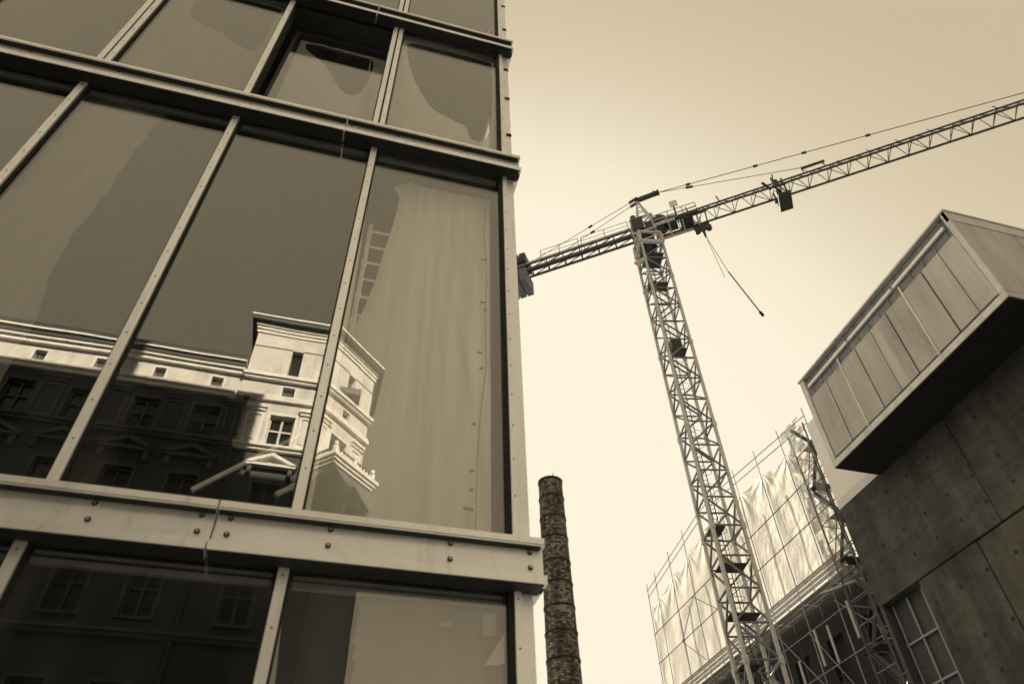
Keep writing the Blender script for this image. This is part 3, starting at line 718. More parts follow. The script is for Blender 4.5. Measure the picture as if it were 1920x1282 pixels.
# ------------------------------------------------------------------ brick chimney
def chimney():
    t = thing('brick_chimney', 'tall sooty round brick chimney with dark iron hoops', 'chimney', (20.45, 56.4, 0))
    cx, cy = 20.45, 56.4; H = 41.4
    R = lambda z: 1.70-(1.70-1.16)*z/H
    n = 48; zs = [H*k/60 for k in range(61)]
    V = []; F = []; UV = []
    for z in zs:
        for i in range(n+1):
            a = 2*pi*i/n; r = R(z)+.012*noise.noise((cos(a)*2, sin(a)*2, z*.7)); V.append((cx+r*cos(a), cy+r*sin(a), z))
    for j in range(60):
        for i in range(n):
            q = j*(n+1)+i; F.append((q, q+1, q+n+2, q+n+1)); UV.append([(i, j), (i+1, j), (i+1, j+1), (i, j+1)])
    me = bpy.data.meshes.new('shaft'); me.from_pydata(V, [], F); me.update()
    uv = me.uv_layers.new(name='UVMap'); k = 0
    for f in UV:
        for (i, j) in f: uv.data[k].uv = (i/n*2*pi*1.4, zs[j]); k += 1
    for p in me.polygons: p.use_smooth = True
    me.materials.append(M['brick'])
    o = bpy.data.objects.new('shaft', me); col.objects.link(o); setpar(o, t)
    for z in (39.41, 37.19, 35.07, 32.73, 30.70, 28.57, 26.36, 24.13, 21.9, 19.6, 17.2):
        mb = MB(); r0 = R(z)+.06
        P = []; ring = [(r0-.09, z-.075), (r0, z-.075), (r0, z+.075), (r0-.09, z+.075)]
        for i in range(n):
            a = 2*pi*i/n; P += [(cx+r*cos(a), cy+r*sin(a), zz) for r, zz in ring]
        mb.add(P, [(4*i+s, 4*((i+1) % n)+s, 4*((i+1) % n)+(s+1) % 4, 4*i+(s+1) % 4) for i in range(n) for s in range(4)])
        h = mb.build('iron_hoop', M['iron'], t)
        b = MB(); a = radians(250); b.tube((cx+(r0+.03)*cos(a-.04), cy+(r0+.03)*sin(a-.04), z), (cx+(r0+.03)*cos(a+.04), cy+(r0+.03)*sin(a+.04), z), .07, 6); b.build('hoop_clamp', M['iron'], h)
    P = []; ring = [(R(H)-.32, H-.6), (R(H)+.06, H-.12), (R(H)+.06, H+.06), (R(H)-.32, H+.06)]; mb = MB()
    for i in range(n):
        a = 2*pi*i/n; P += [(cx+r*cos(a), cy+r*sin(a), zz) for r, zz in ring]
    mb.add(P, [(4*i+s, 4*((i+1) % n)+s, 4*((i+1) % n)+(s+1) % 4, 4*i+(s+1) % 4) for i in range(n) for s in range(4)])
    mb.build('rim', M['iron'], t)
    rod('lightning_rod', (cx-.1, cy-1.15, H), (cx-.05, cy-1.15, H+.45), .07, M['iron'], t, 6)
    rod('lightning_rod', (cx+1.0, cy-.5, H-.3), (cx+1.1, cy-.5, H+.25), .07, M['iron'], t, 6)
chimney()

# ------------------------------------------------------------------ tower crane
CRN = thing('tower_crane', 'lattice tower crane with a long jib and counterweights above the scaffold', 'crane', (19.58, 28.65, 0))
cc = Vector((19.58, 28.65, 0))
mb_ = Vector((sin(radians(101.6)), cos(radians(101.6)), 0)); ma_ = Vector((sin(radians(11.6)), cos(radians(11.6)), 0))
jv = Vector((sin(radians(127.6)), cos(radians(127.6)), 0)); jn = Vector((-jv.y, jv.x, 0))
Zv = Vector((0, 0, 1))
def mp_(s, t, z): return cc + mb_*s*.8 + ma_*t*.8 + Zv*z
def jp(s, n, z): return cc + jv*s + jn*n + Zv*z
MT = 43.6
mb = MB()
for s, t in ((-1, -1), (1, -1), (1, 1), (-1, 1)): mb.bar(mp_(s, t, 0), mp_(s, t, MT), .15)
mast = mb.build('mast', M['crane'], CRN)
BH = 1.66; nb = int(MT/BH)
corners = ((-1, -1), (1, -1), (1, 1), (-1, 1))
for k in range(nb):
    z = .3+k*BH; zm = z+BH/2; zt = z+BH
    for f in range(4):
        a = corners[f]; b = corners[(f+1) % 4]
        rod('brace', mp_(*a, z), mp_(*b, z), .075, M['cranebrace'], mast)
        mid = ((a[0]+b[0])/2, (a[1]+b[1])/2)
        p, q = (a, b) if k % 2 else (b, a)
        rod('brace', mp_(*p, z+.05), mp_(*q, zt-.05), .085, M['cranebrace'], mast)
for f in range(4): rod('brace', mp_(*corners[f], MT-.1), mp_(*corners[(f+1) % 4], MT-.1), .1, M['crane'], mast)
# fishplates where mast sections meet
for z in (6.8, 13.4, 20.0, 26.5, 33.1, 39.6):
    for c in corners:
        p = mp_(*c, z); MB().bar(p, p+Zv*.36, .21).build('splice_plate', M['crane'], mast)
# ladder and landings inside
mb = MB()
for s in (-.28, .02): mb.bar(mp_(s, .35, 0), mp_(s, .35, MT), .04)
for k in range(int(MT/.3)): mb.bar(mp_(-.28, .35, .3*k+.2), mp_(.02, .35, .3*k+.2), .022)
for k in range(int(MT/.9)):
    z = .9*k+.5; P = [mp_(-.13+.42*sin(a), .35-.75*(1-cos(a))/2*1.0, z) for a in [pi*2*i/10 for i in range(11)]]
    for p, q in zip(P, P[1:]): mb.bar(p, q, .018)
mb.build('ladder', M['cranedark'], mast)
for z, s0, s1, t0, t1 in ((7, -.9, .9, -.1, .9), (13.6, -.9, .2, -.2, .9), (15.9, -.9, .9, -.3, .9), (18.4, -.8, .9, -.3, .9), (20.4, -.9, .1, -.5, .9), (33.3, -.1, .9, -.2, .9), (39.8, -.8, .9, -.2, .9), (42.4, -.8, .9, -.9, .9)):
    P = [mp_(s0, t0, z), mp_(s1, t0, z), mp_(s1, t1, z), mp_(s0, t1, z)]
    MB().add(P+[p+Zv*.06 for p in P], [(0,3,2,1),(4,5,6,7),(0,1,5,4),(1,2,6,5),(2,3,7,6),(3,0,4,7)]).build('landing', M['cranemach'], mast)
P = [mp_(-.1, .2, 33.6), mp_(.75, .2, 33.6), mp_(.75, .8, 33.6), mp_(-.1, .8, 33.6)]
MB().add(P+[p+Zv*.9 for p in P], [(0,3,2,1),(4,5,6,7),(0,1,5,4),(1,2,6,5),(2,3,7,6),(3,0,4,7)]).build('switch_box', M['cranemach'], mast)
# slewing unit and tower head
def jbox(name, s0, s1, n0, n1, z0, z1, m, parent, bev=0):
    P = [jp(s, n, z) for z in (z0, z1) for s, n in ((s0,n0),(s1,n0),(s1,n1),(s0,n1))]
    return MB().add(P, [(0,3,2,1),(4,5,6,7),(0,1,5,4),(1,2,6,5),(2,3,7,6),(3,0,4,7)]).build(name, m, parent, bevel=bev)
mb = MB()
for s, t in corners:
    mb.bar(mp_(s*1.05, t*1.05, MT), mp_(s*1.0, t*1.0, MT+1.3), .2)
for f in range(4):
    a = corners[f]; b = corners[(f+1) % 4]
    mb.bar(mp_(a[0]*1.05, a[1]*1.05, MT+.05), mp_(b[0]*1.05, b[1]*1.05, MT+.05), .16, .26)
    mb.bar(mp_(a[0], a[1], MT+1.2), mp_(b[0], b[1], MT+1.2), .16, .2)
    mb.bar(mp_(a[0], a[1], MT+.1), mp_(b[0], b[1], MT+1.1), .08)
ring = mb.build('support_frame', M['crane'], CRN)
MB().tube(cc+Zv*(MT+.35), cc+Zv*(MT+1.45), .62, 20).build('slewing_ring', M['cranemach'], CRN)
for a in (0.6, 2.4, 4.2):
    q = cc+Vector((cos(a), sin(a), 0))*.5; MB().tube(q+Zv*(MT-.4), q+Zv*(MT+.6), .2, 12).build('slewing_motor', M['cranemach'], CRN)
mb = MB()
for f in range(4):
    pass
for s, n in ((-.85, -.75), (.85, -.75), (.85, .75), (-.85, .75)): mb.bar(jp(s, n, MT+1.45), jp(s*.9, n*.9, 46.9), .15)
for z in (MT+1.5, 46.85):
    for a, b in (((-.85,-.75),(.85,-.75)), ((.85,-.75),(.85,.75)), ((.85,.75),(-.85,.75)), ((-.85,.75),(-.85,-.75))): mb.bar(jp(*a, z), jp(*b, z), .13)
mb.bar(jp(-.85, -.75, MT+1.5), jp(.8, -.7, 46.8), .1); mb.bar(jp(-.85, .75, MT+1.5), jp(.8, .7, 46.8), .1)
head = mb.build('slewing_tower', M['crane'], CRN)
jbox('machine_cabinet', -.75, .1, -.95, -.2, 45.3, 46.75, M['cranemach'], head, .04)
jbox('machine_cabinet', -.7, .5, .1, .8, 45.4, 46.6, M['cranemach'], head, .04)
jbox('machine_cabinet', .15, .8, -.7, .1, 45.35, 46.2, M['cranemach'], head, .04)
MB().tube(jp(-.6, -.4, 46.75), jp(-.6, -.4, 47.6), .22, 10).build('motor', M['cranemach'], head, smooth=True)
MB().tube(jp(-.25, .4, 46.75), jp(-.25, .4, 47.45), .22, 10).build('motor', M['cranemach'], head, smooth=True)
AP = jp(0, 0, 50.1)
mb = MB()
for n in (-.45, .45):
    mb.bar(jp(-.35, n, 46.9), AP, .10); mb.bar(jp(.75, n, 46.9), AP, .10)
for t in (.35, .62):
    for s in (-.35, .75):
        mb.bar(jp(s*(1-t), -.45*(1-t), 46.9+3.2*t), jp(s*(1-t), .45*(1-t), 46.9+3.2*t), .06)
    for n in (-.45, .45): mb.bar(jp(-.35*(1-t), n*(1-t), 46.9+3.2*t), jp(.75*(1-t), n*(1-t), 46.9+3.2*t), .06)
mb.build('apex_frame', M['crane'], CRN)
MB().tube(AP-jn*.25, AP+jn*.25, .16, 12).build('apex_pin', M['cranedark'], CRN)
# jib
JB, JT, JW, JL = 45.45, 46.55, .58, 42.0
mb = MB(); mb.bar(jp(.8, -JW, JB), jp(JL, -JW, JB), .12); mb.bar(jp(.8, JW, JB), jp(JL, JW, JB), .12); mb.bar(jp(2.6, 0, JT), jp(JL, 0, JT), .10)
jib = mb.build('jib', M['cranedark'], CRN)
pitch = 1.35; njb = int((JL-2.6)/pitch)
for k in range(njb):
    s0 = 2.6+k*pitch; s1 = s0+pitch
    for n in (-JW, JW):
        rod('brace', jp(s0, n, JB), jp((s0+s1)/2, 0, JT), .042, M['cranedark'], jib)
        rod('brace', jp((s0+s1)/2, 0, JT), jp(s1, n, JB), .042, M['cranedark'], jib)
    rod('brace', jp(s0, -JW, JB), jp(s0, JW, JB), .05, M['cranedark'], jib)
    if k % 2 == 0: rod('brace', jp(s0, -JW, JB), jp(s1, JW, JB), .04, M['cranedark'], jib)
# jib root: winch platform
mb = MB()
for n in (-.75, .75):
    mb.bar(jp(.75, n, 45.35), jp(4.1, n, 45.35), .13, .2); mb.bar(jp(.85, n, 45.9), jp(4.1, n, 46.0), .07)
    mb.bar(jp(.8, n*.8, 46.5), jp(2.8, 0, JT), .09); mb.bar(jp(1.0, n, 45.4), jp(2.6, n*.3, 46.5), .06)
for s in (.9, 1.9, 2.9, 4.0): mb.bar(jp(s, -.75, 45.3), jp(s, .75, 45.3), .09)
plat = mb.build('winch_platform', M['crane'], CRN)
MB().tube(jp(1.25, -.55, 46.15), jp(1.25, .55, 46.15), .55, 20).build('winch_drum', M['cranemach'], plat, smooth=False)
jbox('winch_motor', 1.75, 2.5, -.5, .45, 45.5, 46.15, M['cranemach'], plat, .05)
jbox('winch_motor', 2.7, 3.7, -.55, .55, 45.45, 46.0, M['cranemach'], plat, .05)
jbox('platform_grating', 2.4, 4.15, -.95, -.62, 45.2, 45.26, M['cranedark'], plat)
pn = jbox('cabinet_post', 2.52, 2.66, -.78, -.66, 44.8, 47.2, M['cranedark'], plat)
jbox('sign_panel', 2.32, 2.92, -.80, -.72, 46.75, 47.5, M['panelwhite'], plat, .02)
for s, n, z0, z1 in ((5.9, 0, JT, 47.3), (2.3, .6, 46, 46.9), (3.5, -.6, 45.5, 46.4)): rod('aerial', jp(s, n, z0), jp(s-.12, n, z1), .07, M['cranedark'], plat)
for s, n in ((.9, -.85), (2.0, -.85), (3.1, -.85), (4.1, -.85)): rod('handrail_post', jp(s, n, 45.4), jp(s, n, 46.35), .04, M['cranedark'], plat)
rod('handrail', jp(.9, -.85, 46.35), jp(4.1, -.85, 46.35), .04, M['cranedark'], plat)
# trolley with hook block near the mast
mb = MB()
for n in (-.62, .62): mb.bar(jp(3.5, n, JB-.2), jp(4.7, n, JB-.2), .12, .16)
for s in (3.6, 4.6): mb.bar(jp(s, -.62, JB-.25), jp(s, .62, JB-.25), .10)
for n in (-.3, .3): mb.bar(jp(4.1, n, JB-.3), jp(4.1, n*.6, 44.35), .05)
trolley = mb.build('trolley', M['cranedark'], CRN)
for s in (3.65, 4.55):
    for n in (-.62, .62): MB().tube(jp(s, n-.06, JB-.08), jp(s, n+.06, JB-.08), .13, 12).build('trolley_wheel', M['cranemach'], trolley)
hb = jbox('hook_block', 3.7, 4.5, -.13, .13, 43.85, 44.4, M['cranemach'], CRN, .08)
for s in (3.68, 4.52): MB().tube(jp(s, -.16, 44.0), jp(s, .16, 44.0), .22, 14).build('sheave', M['cranemach'], hb)
MB().tube(jp(4.1, 0, 43.9), jp(4.1, 0, 43.1), .12, 10, .07).build('hook', M['cranemach'], hb)
H0 = jp(4.12, 0, 43.1)
SLG = thing('sling', 'thin rope slings dangling below the crane hook', 'sling', tuple(H0))
rod('sling_leg', H0, H0+Vector((.25, -.1, -4.6)), .035, M['rope'], SLG, 6)
rod('sling_leg', H0, H0+Vector((.62, -.2, -4.0)), .04, M['rope'], SLG, 6)
rod('sling_end', H0+Vector((.62, -.2, -4.0)), H0+Vector((1.65, -.5, -8.1)), .085, M['rope'], SLG, 6)
rod('sling_hook', H0+Vector((1.65, -.5, -8.1)), H0+Vector((1.74, -.53, -8.45)), .2, M['rope'], SLG, 6)
# maintenance trolley further out
mb = MB()
for n in (-.7, .7):
    mb.bar(jp(9.5, n, JB-.2), jp(10.5, n, JB-.2), .14, .2); mb.bar(jp(9.7, n, JB+.9), jp(9.7, n, 44.2), .09); mb.bar(jp(10.3, n, JB+.5), jp(10.3, n, 44.2), .09)
    mb.bar(jp(9.7, n, JB), jp(10.3, n, 44.2), .06)
mb.bar(jp(9.9, -.6, JT+.3), jp(9.9, .6, JT+.3), .1)
tr2 = mb.build('work_trolley', M['cranedark'], CRN)
jbox('work_basket', 9.6, 10.5, -.8, .8, 44.05, 44.3, M['cranemach'], tr2, .03)
jbox('trolley_winch', 9.75, 10.15, -.3, .3, JB-.2, JB+1.2, M['cranemach'], tr2, .06)
rod('splice_arm', jp(9.1, -.3, JT+.15), jp(9.6, .3, JT-.2), .16, M['cranedark'], tr2)
for k in range(7):
    s = 12.2+2.1*k+.3*random.random()
    rod('jib_fitting', jp(s, -.1, JT-.1), jp(s-.03, .1, JT+.35+.25*random.random()), .07, M['cranedark'], jib)
jbox('pendant_bracket', 12.0, 13.7, -.06, .06, JT+.55, JT+.75, M['cranedark'], jib)
rod('brace', jp(12.1, 0, JT), jp(12.1, 0, JT+.6), .06, M['cranedark'], jib); rod('brace', jp(13.6, 0, JT), jp(13.5, 0, JT+.6), .06, M['cranedark'], jib)
# pendants
E1 = jp(1.8, 0, 50.2)
rod('pendant_bar', AP+jn*.10, E1+jn*.10, .14, M['cranedark'], CRN, 4, .26); rod('pendant_bar', AP-jn*.10, E1-jn*.10, .14, M['cranedark'], CRN, 4, .26)
rod('pendant_bar', E1-jn*.25, E1+jn*.25, .14, M['cranedark'], CRN); rod('pendant_bar', E1-jv*.35, E1-jv*.33+Zv*.35, .14, M['cranedark'], CRN)
rod('pendant', E1, jp(31, 0, JT+.3), .06, M['rope'], CRN, 6)
rod('pendant', E1, jp(12.4, 0, JT+.65), .05, M['rope'], CRN, 6)
Pf = jp(31, 0, JT+.3); Pm = jp(12.4, 0, JT+.65)
for t in (.075, .25, .37, .52): 
    p = E1.lerp(Pf, t); q = E1.lerp(Pf, t+.012); rod('pendant_link', p, q, .13, M['cranedark'], CRN, 4, .16)
for t in (.2,): rod('pendant_link', E1.lerp(Pm, t), E1.lerp(Pm, t+.05), .13, M['cranedark'], CRN, 4, .16)
# counter jib
CL = -10.9
CN, C0, C1 = .36, 45.5, 46.2
mb = MB()
for n in (-CN, CN):
    mb.bar(jp(-.8, n, C0), jp(CL, n, C0), .13, .18); mb.bar(jp(-.8, n, C1), jp(CL, n, C1), .11, .15)
cj = mb.build('counter_jib', M['cranedark'], CRN)
jbox('walkway', CL, -.9, .05, CN-.06, C1+.08, C1+.11, M['crane'], cj)
jbox('walkway_edge', CL, -.9, -CN-.12, -CN-.07, C1-.02, C1+.16, M['crane'], cj)
for k in range(7):
    s0 = -1.0-k*1.38; s1 = s0-1.38
    for n in (-CN, CN):
        rod('brace', jp(s0, n, C0), jp(s0, n, C1), .07, M['cranedark'], cj)
        rod('brace', jp(s1, n, C0), jp(s0, n, C1), .055, M['cranedark'], cj)
    rod('brace', jp(s0, -CN, C0), jp(s0, CN, C0), .06, M['cranedark'], cj)
for n in (-CN-.14, CN+.14):
    for a, b in ((-1.1, -4.9), (-5.15, -8.3)):
        rod('handrail', jp(a, n, C1+1.0), jp(b, n, C1+1.0), .03, M['rope'], cj); rod('handrail', jp(a, n, C1+.5), jp(b, n, C1+.5), .025, M['rope'], cj)
        for s in (a, (a+b)/2, b): rod('handrail_post', jp(s, n, C1), jp(s, n, C1+1.0), .035, M['rope'], cj)
rod('step_frame', jp(-8.6, -.6, 45.0), jp(-9.4, -.6, 45.0), .04, M['rope'], cj); rod('step_frame', jp(-8.6, -.6, 45.0), jp(-8.6, -.4, C0), .04, M['rope'], cj)
for k, s in enumerate((-9.55, -10.15, -10.75)):
    jbox('counterweight', s-.5, s+.02, -.95, .95, 43.9, 45.35, M['counter'], CRN, .05)
    jbox('counterweight', s-.5, s+.02, -.85, .85, 46.3, 47.3, M['cranemach'], CRN, .05)
E2 = AP.lerp(jp(-9.0, 0, 46.2), .07)
for n in (-.2, .2): rod('pendant_bar', AP+jn*n, E2+jn*n, .16, M['cranedark'], CRN, 4, .2)
for n in (-.45, .45):
    e = jp(-9.1, n, 46.25); rod('pendant', E2+jn*n*.4, e, .045, M['rope'], CRN, 6)
    rod('pendant_link', (E2+jn*n*.4).lerp(e, .38), (E2+jn*n*.4).lerp(e, .42), .13, M['cranedark'], CRN)
# vent hood and bracket on the outside of the head
rod('side_bracket', mp_(-1.1, -.9, 41.6), mp_(-2.0, -1.0, 41.0), .22, M['crane'], CRN); rod('side_bracket', mp_(-1.0, -.9, 43.4), mp_(-1.5, -1.0, 41.5), .12, M['cranedark'], CRN)
rod('cable_pipe', mp_(1.25, -.6, 44.6), mp_(1.25, -.4, 41.2), .10, M['cranedark'], CRN); rod('cable_pipe', mp_(1.4, -.2, 44.6), mp_(1.3, 0, 41.8), .08, M['crane'], CRN)

# ------------------------------------------------------------------ stuccoed corner building across the street (seen in the glass)
CB = thing('corner_building', 'old stuccoed corner building with a low turret, seen mirrored in the glass', 'building', (-6, -17, 0))
YF = -13.9
fm = frame((0, YF), 0.0)                                  # main front: u = X, outward = +Y
XL, XC = -17.0, -0.96
cd = radians(-45.8)
fc = frame((XC, YF), cd)                                  # chamfered corner
CW = 2.63
ex, ey = XC+cos(cd)*CW, YF+sin(cd)*CW
fsd = frame((ex, ey), radians(-90))                       # side street front
FW = [-13.385, -11.38, -9.375, -7.365, -5.35, -2.70]      # left edges of the windows
ww = .89
ZLOW = 16.83
rows = [(17.1, 18.45), (14.05, 15.53), (10.7, 12.3), (7.2, 8.9), (3.6, 5.6)]
attic = [-13.1, -11.1, -9.1, -7.12, -5.11, -2.53]
holes = [(x, x+ww, a, b) for x in FW for a, b in rows] + [(x, x+(.40 if x < -3 else .44), 19.44, 19.86) for x in attic]
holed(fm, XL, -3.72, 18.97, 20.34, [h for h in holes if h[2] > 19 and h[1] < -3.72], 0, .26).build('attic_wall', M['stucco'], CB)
holed(fm, XL, -3.72, ZLOW, 18.969, [h for h in holes if ZLOW < h[2] < 19 and h[1] < -3.72], 0, .26).build('upper_front_wall', M['stuccoshade'], CB)  # cast shade is put into the colour of this wall
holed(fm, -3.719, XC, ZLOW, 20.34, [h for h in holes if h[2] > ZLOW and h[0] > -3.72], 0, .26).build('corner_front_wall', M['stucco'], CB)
holed(fm, XL, XC, 0, ZLOW-.001, [h for h in holes if h[2] < ZLOW], 0, .26).build('lower_front_wall', M['stuccoshade'], CB)
tw_holes = [(-2.53, -2.10, 20.36, 21.78)]
holed(fm, -4.02, XC, 20.341, 22.95, tw_holes, .012, .3).build('turret_wall', M['stucco'], CB)
cam_h = [(1.10, 1.52, 20.36, 21.78), (1.12, 1.52, 19.44, 19.86), (.68, 1.62, 16.95, 18.4)]
holed(fc, 0, CW, ZLOW, 22.95, cam_h, 0, .3).build('corner_wall', M['stucco'], CB)
holed(fc, 0, CW, 0, ZLOW-.001, [], 0, .3).build('lower_corner_wall', M['stuccoshade'], CB)
sh = [(u, u+.9, a, b) for u in (1.2, 3.2, 5.2, 7.2) for a, b in rows]
holed(fsd, 0, 12, 0, 20.3, sh, 0, .26).build('side_wall', M['stucco'], CB)
MB().fbox(fsd, 0, .02, -.3, -.02, 20.3, 22.95).build('turret_wall', M['stucco'], CB)
MB().add([(-4.02, YF, 20.3), (-4.02, YF-4, 20.3), (-4.02, YF-4, 22.95), (-4.02, YF, 22.95)], [(0,1,2,3)]).build('turret_wall', M['stucco'], CB)
MB().add([(ex, ey, 20.3), (ex, ey-3, 20.3), (ex, ey-3, 22.95), (ex, ey, 22.95)], [(0,1,2,3)]).build('turret_wall', M['stucco'], CB)
# turret roof slab with a thin bright edge
out = lambda d: [(-4.02-d, YF+d), (XC+d*.41, YF+d), (ex+d, ey+d*.41), (ex+d, ey-3), (-4.02-d, ey-3)]
def slab(name, d, z0, z1, m):
    P = out(d); k = len(P)
    return MB().add([(x, y, z0) for x, y in P]+[(x, y, z1) for x, y in P], [tuple(range(k))[::-1], tuple(range(k, 2*k))]+[(i, (i+1) % k, k+(i+1) % k, k+i) for i in range(k)]).build(name, m, CB)
slab('turret_moulding', .06, 22.50, 22.60, M['stuccotrim']); slab('turret_moulding', .10, 22.66, 22.74, M['stuccotrim'])
slab('turret_moulding', .15, 22.80, 22.93, M['stuccotrim'])
slab('turret_eave', .33, 22.951, 23.13, M['roofdark']); slab('turret_roof_edge', .37, 23.131, 23.21, M['stuccotrim'])
for fr, u0, u1, n in ((fm, -4.0, -2.53, .012), (fm, -2.10, XC, .012), (fc, 0.05, 1.10, 0), (fc, 1.52, CW, 0)):
    MB().fbox(fr, u0, u1, n+.001, n+.02, 21.785, 21.82).build('groove_line', M['trimshade'], CB)
for fr, u0, u1 in ((fm, -4.1, XC+.06), (fc, -.06, CW+.06)):
    MB().fbox(fr, u0, u1, .013, .16, 20.06, 20.16).build('turret_cornice', M['stuccotrim'], CB)
    MB().fbox(fr, u0, u1, .013, .24, 20.165, 20.30).build('turret_cornice', M['stuccotrim'], CB)
    MB().fbox(fr, u0, u1, .001, .09, 19.26, 19.36).build('string_course', M['stuccotrim'], CB)
    MB().fbox(fr, u0, u1, .001, .14, 19.08, 19.20).build('string_course', M['stuccotrim'], CB)
# eaves of the main wing
MB().fbox(fm, XL, -4.05, .001, .16, 20.10, 20.26).build('eaves_cornice', M['stuccotrim'], CB)
MB().fbox(fm, XL, -4.05, .001, .26, 20.265, 20.36).build('eaves_cornice', M['stuccotrim'], CB)
MB().fbox(fm, XL, -4.05, -.4, .30, 20.365, 20.56).build('eaves_shadow_board', M['roofdark'], CB)
MB().fbox(fm, XL, -4.05, -.4, .38, 20.565, 20.64).build('gutter', M['stuccotrim'], CB)
MB().fprism(lambda u, n, z: (u, YF+n, z), [(XL, 20.645), (-4.05, 20.645), (-4.05, 20.82), (XL, 20.82)], -.5, .30).build('roof', M['roofdark'], CB)
MB().box(XL, ex-.5, YF-9, YF-.5, 20.5, 20.8).build('roof', M['roofdark'], CB)
comb = MB()
for k in range(105): comb.fbox(fm, -4.1-k*.12, -4.07-k*.12, .20, .23, 20.82, 20.94)
comb.fbox(fm, XL, -4.07, .20, .23, 20.93, 20.955)
tag(comb.build('snow_guard', M['roofdark'], CB), kind='stuff')
MB().fbox(fm, XL, -4.2, .001, .07, 19.26, 19.35).build('string_course', M['stuccotrim'], CB)
MB().fbox(fm, XL, -4.3, .001, .11, 18.98, 19.10).build('ledge', M['stuccotrim'], CB)
# windows: frame and panes
def window(fr, u0, u1, z0, z1, parent, bars=True, sill=True, surround=.09, pale=False):
    d = -.20
    mb = MB(); t = .055
    mb.fbox(fr, u0, u0+t, d, d+.05, z0, z1); mb.fbox(fr, u1-t, u1, d, d+.05, z0, z1)
    mb.fbox(fr, u0+t, u1-t, d, d+.05, z0, z0+t); mb.fbox(fr, u0+t, u1-t, d, d+.05, z1-t, z1)
    if bars:
        zt = z0+(z1-z0)*.56; um = (u0+u1)/2
        mb.fbox(fr, u0+t, u1-t, d, d+.06, zt-.035, zt+.035); mb.fbox(fr, um-.04, um+.04, d, d+.06, z0+t, zt-.036); mb.fbox(fr, um-.035, um+.035, d, d+.06, zt+.036, z1-t)
    w = mb.build('window', M['winframe'] if pale else M['trimshade'], parent)
    MB().fbox(fr, u0+.02, u1-.02, d-.03, d-.02, z0+.02, z1-.02).build('pane', M['dark_pane'], w)
    if surround:
        mb = MB(); s = surround
        mb.fbox(fr, u0-s, u0-.002, .002, .045, z0, z1+s); mb.fbox(fr, u1+.002, u1+s, .002, .045, z0, z1+s); mb.fbox(fr, u0-.001, u1+.001, .002, .045, z1+.002, z1+s)
        mb.build('surround', M['stuccotrim'] if pale else M['trimshade'], w)
    if sill: MB().fbox(fr, u0-.1, u1+.1, .002, .10, z0-.09, z0-.003).build('sill', M['stuccotrim'] if pale else M['trimshade'], w)
for x in FW:
    for r, (a, b) in enumerate(rows): window(fm, x, x+ww, a, b, CB, pale=(r == 0 and x > -3))  # sunlit windows keep pale trim; the others carry shade in their colour
for x in attic:
    w_ = .40 if x < -3 else .44
    MB().fbox(fm, x+.01, x+w_-.01, -.2, -.19, 19.45, 19.85).build('attic_pane', M['dark_pane'], CB)
    for k in range(4): MB().fbox(fm, x+.06+k*.09, x+.075+k*.09, -.12, -.10, 19.44, 19.72).build('attic_bar', M['winframe'], CB)
    mb = MB(); mb.fbox(fm, x-.07, x-.002, .002, .03, 19.40, 19.93); mb.fbox(fm, x+w_+.002, x+w_+.07, .002, .03, 19.40, 19.93); mb.fbox(fm, x-.001, x+w_+.001, .002, .03, 19.863, 19.93)
    mb.build('attic_surround', M['stuccotrim'], CB)
MB().fbox(fm, -2.50, -2.13, -.25, -.2, 20.38, 21.76).build('slit_pane', M['dark_pane'], CB)
MB().fbox(fc, 1.12, 1.50, -.25, -.2, 20.38, 21.76).build('slit_pane', M['dark_pane'], CB)
MB().fbox(fc, 1.13, 1.50, -.25, -.2, 19.45, 19.85).build('attic_pane', M['dark_pane'], CB)
window(fc, .68, 1.62, 16.95, 18.4, CB, bars=False, sill=False, pale=True)
for u in (1.2, 3.2, 5.2, 7.2):
    for a, b in rows: window(fsd, u, u+.9, a, b, CB)
# raised panels (pilasters) between the windows with little hoods
def panel(fr, u0, u1, z0=17.16, z1=18.5, hood=True):
    mb = MB(); t = .085
    mb.fbox(fr, u0, u0+t, .001, .05, z0, z1); mb.fbox(fr, u1-t, u1, .001, .05, z0, z1); mb.fbox(fr, u0+t, u1-t, .001, .05, z0, z0+t); mb.fbox(fr, u0+t, u1-t, .001, .05, z1-t, z1)
    dk = fr is fm and u1 < -3.7  # panels in the shaded part take the shade colours
    tm = M['trimshade'] if dk else M['stuccotrim']
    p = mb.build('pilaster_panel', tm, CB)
    MB().fbox(fr, u0+t+.06, u1-t-.06, .001, .03, z0+t+.06, z1-t-.06).build('panel_field', M['stuccoshade'] if dk else M['stucco'], p)
    if hood:
        MB().fbox(fr, u0-.06, u1+.06, .001, .16, z1+.19, z1+.30).build('hood', tm, p); MB().fbox(fr, u0-.02, u1+.02, .001, .09, z1+.08, z1+.187).build('hood', tm, p)
for x in FW[:5]: panel(fm, x-1.0, x-.22)
panel(fm, -4.28, -3.86); panel(fm, -3.56, -2.94); panel(fm, -1.66, -1.06)
panel(fc, .08, .50); panel(fc, 1.85, 2.45)
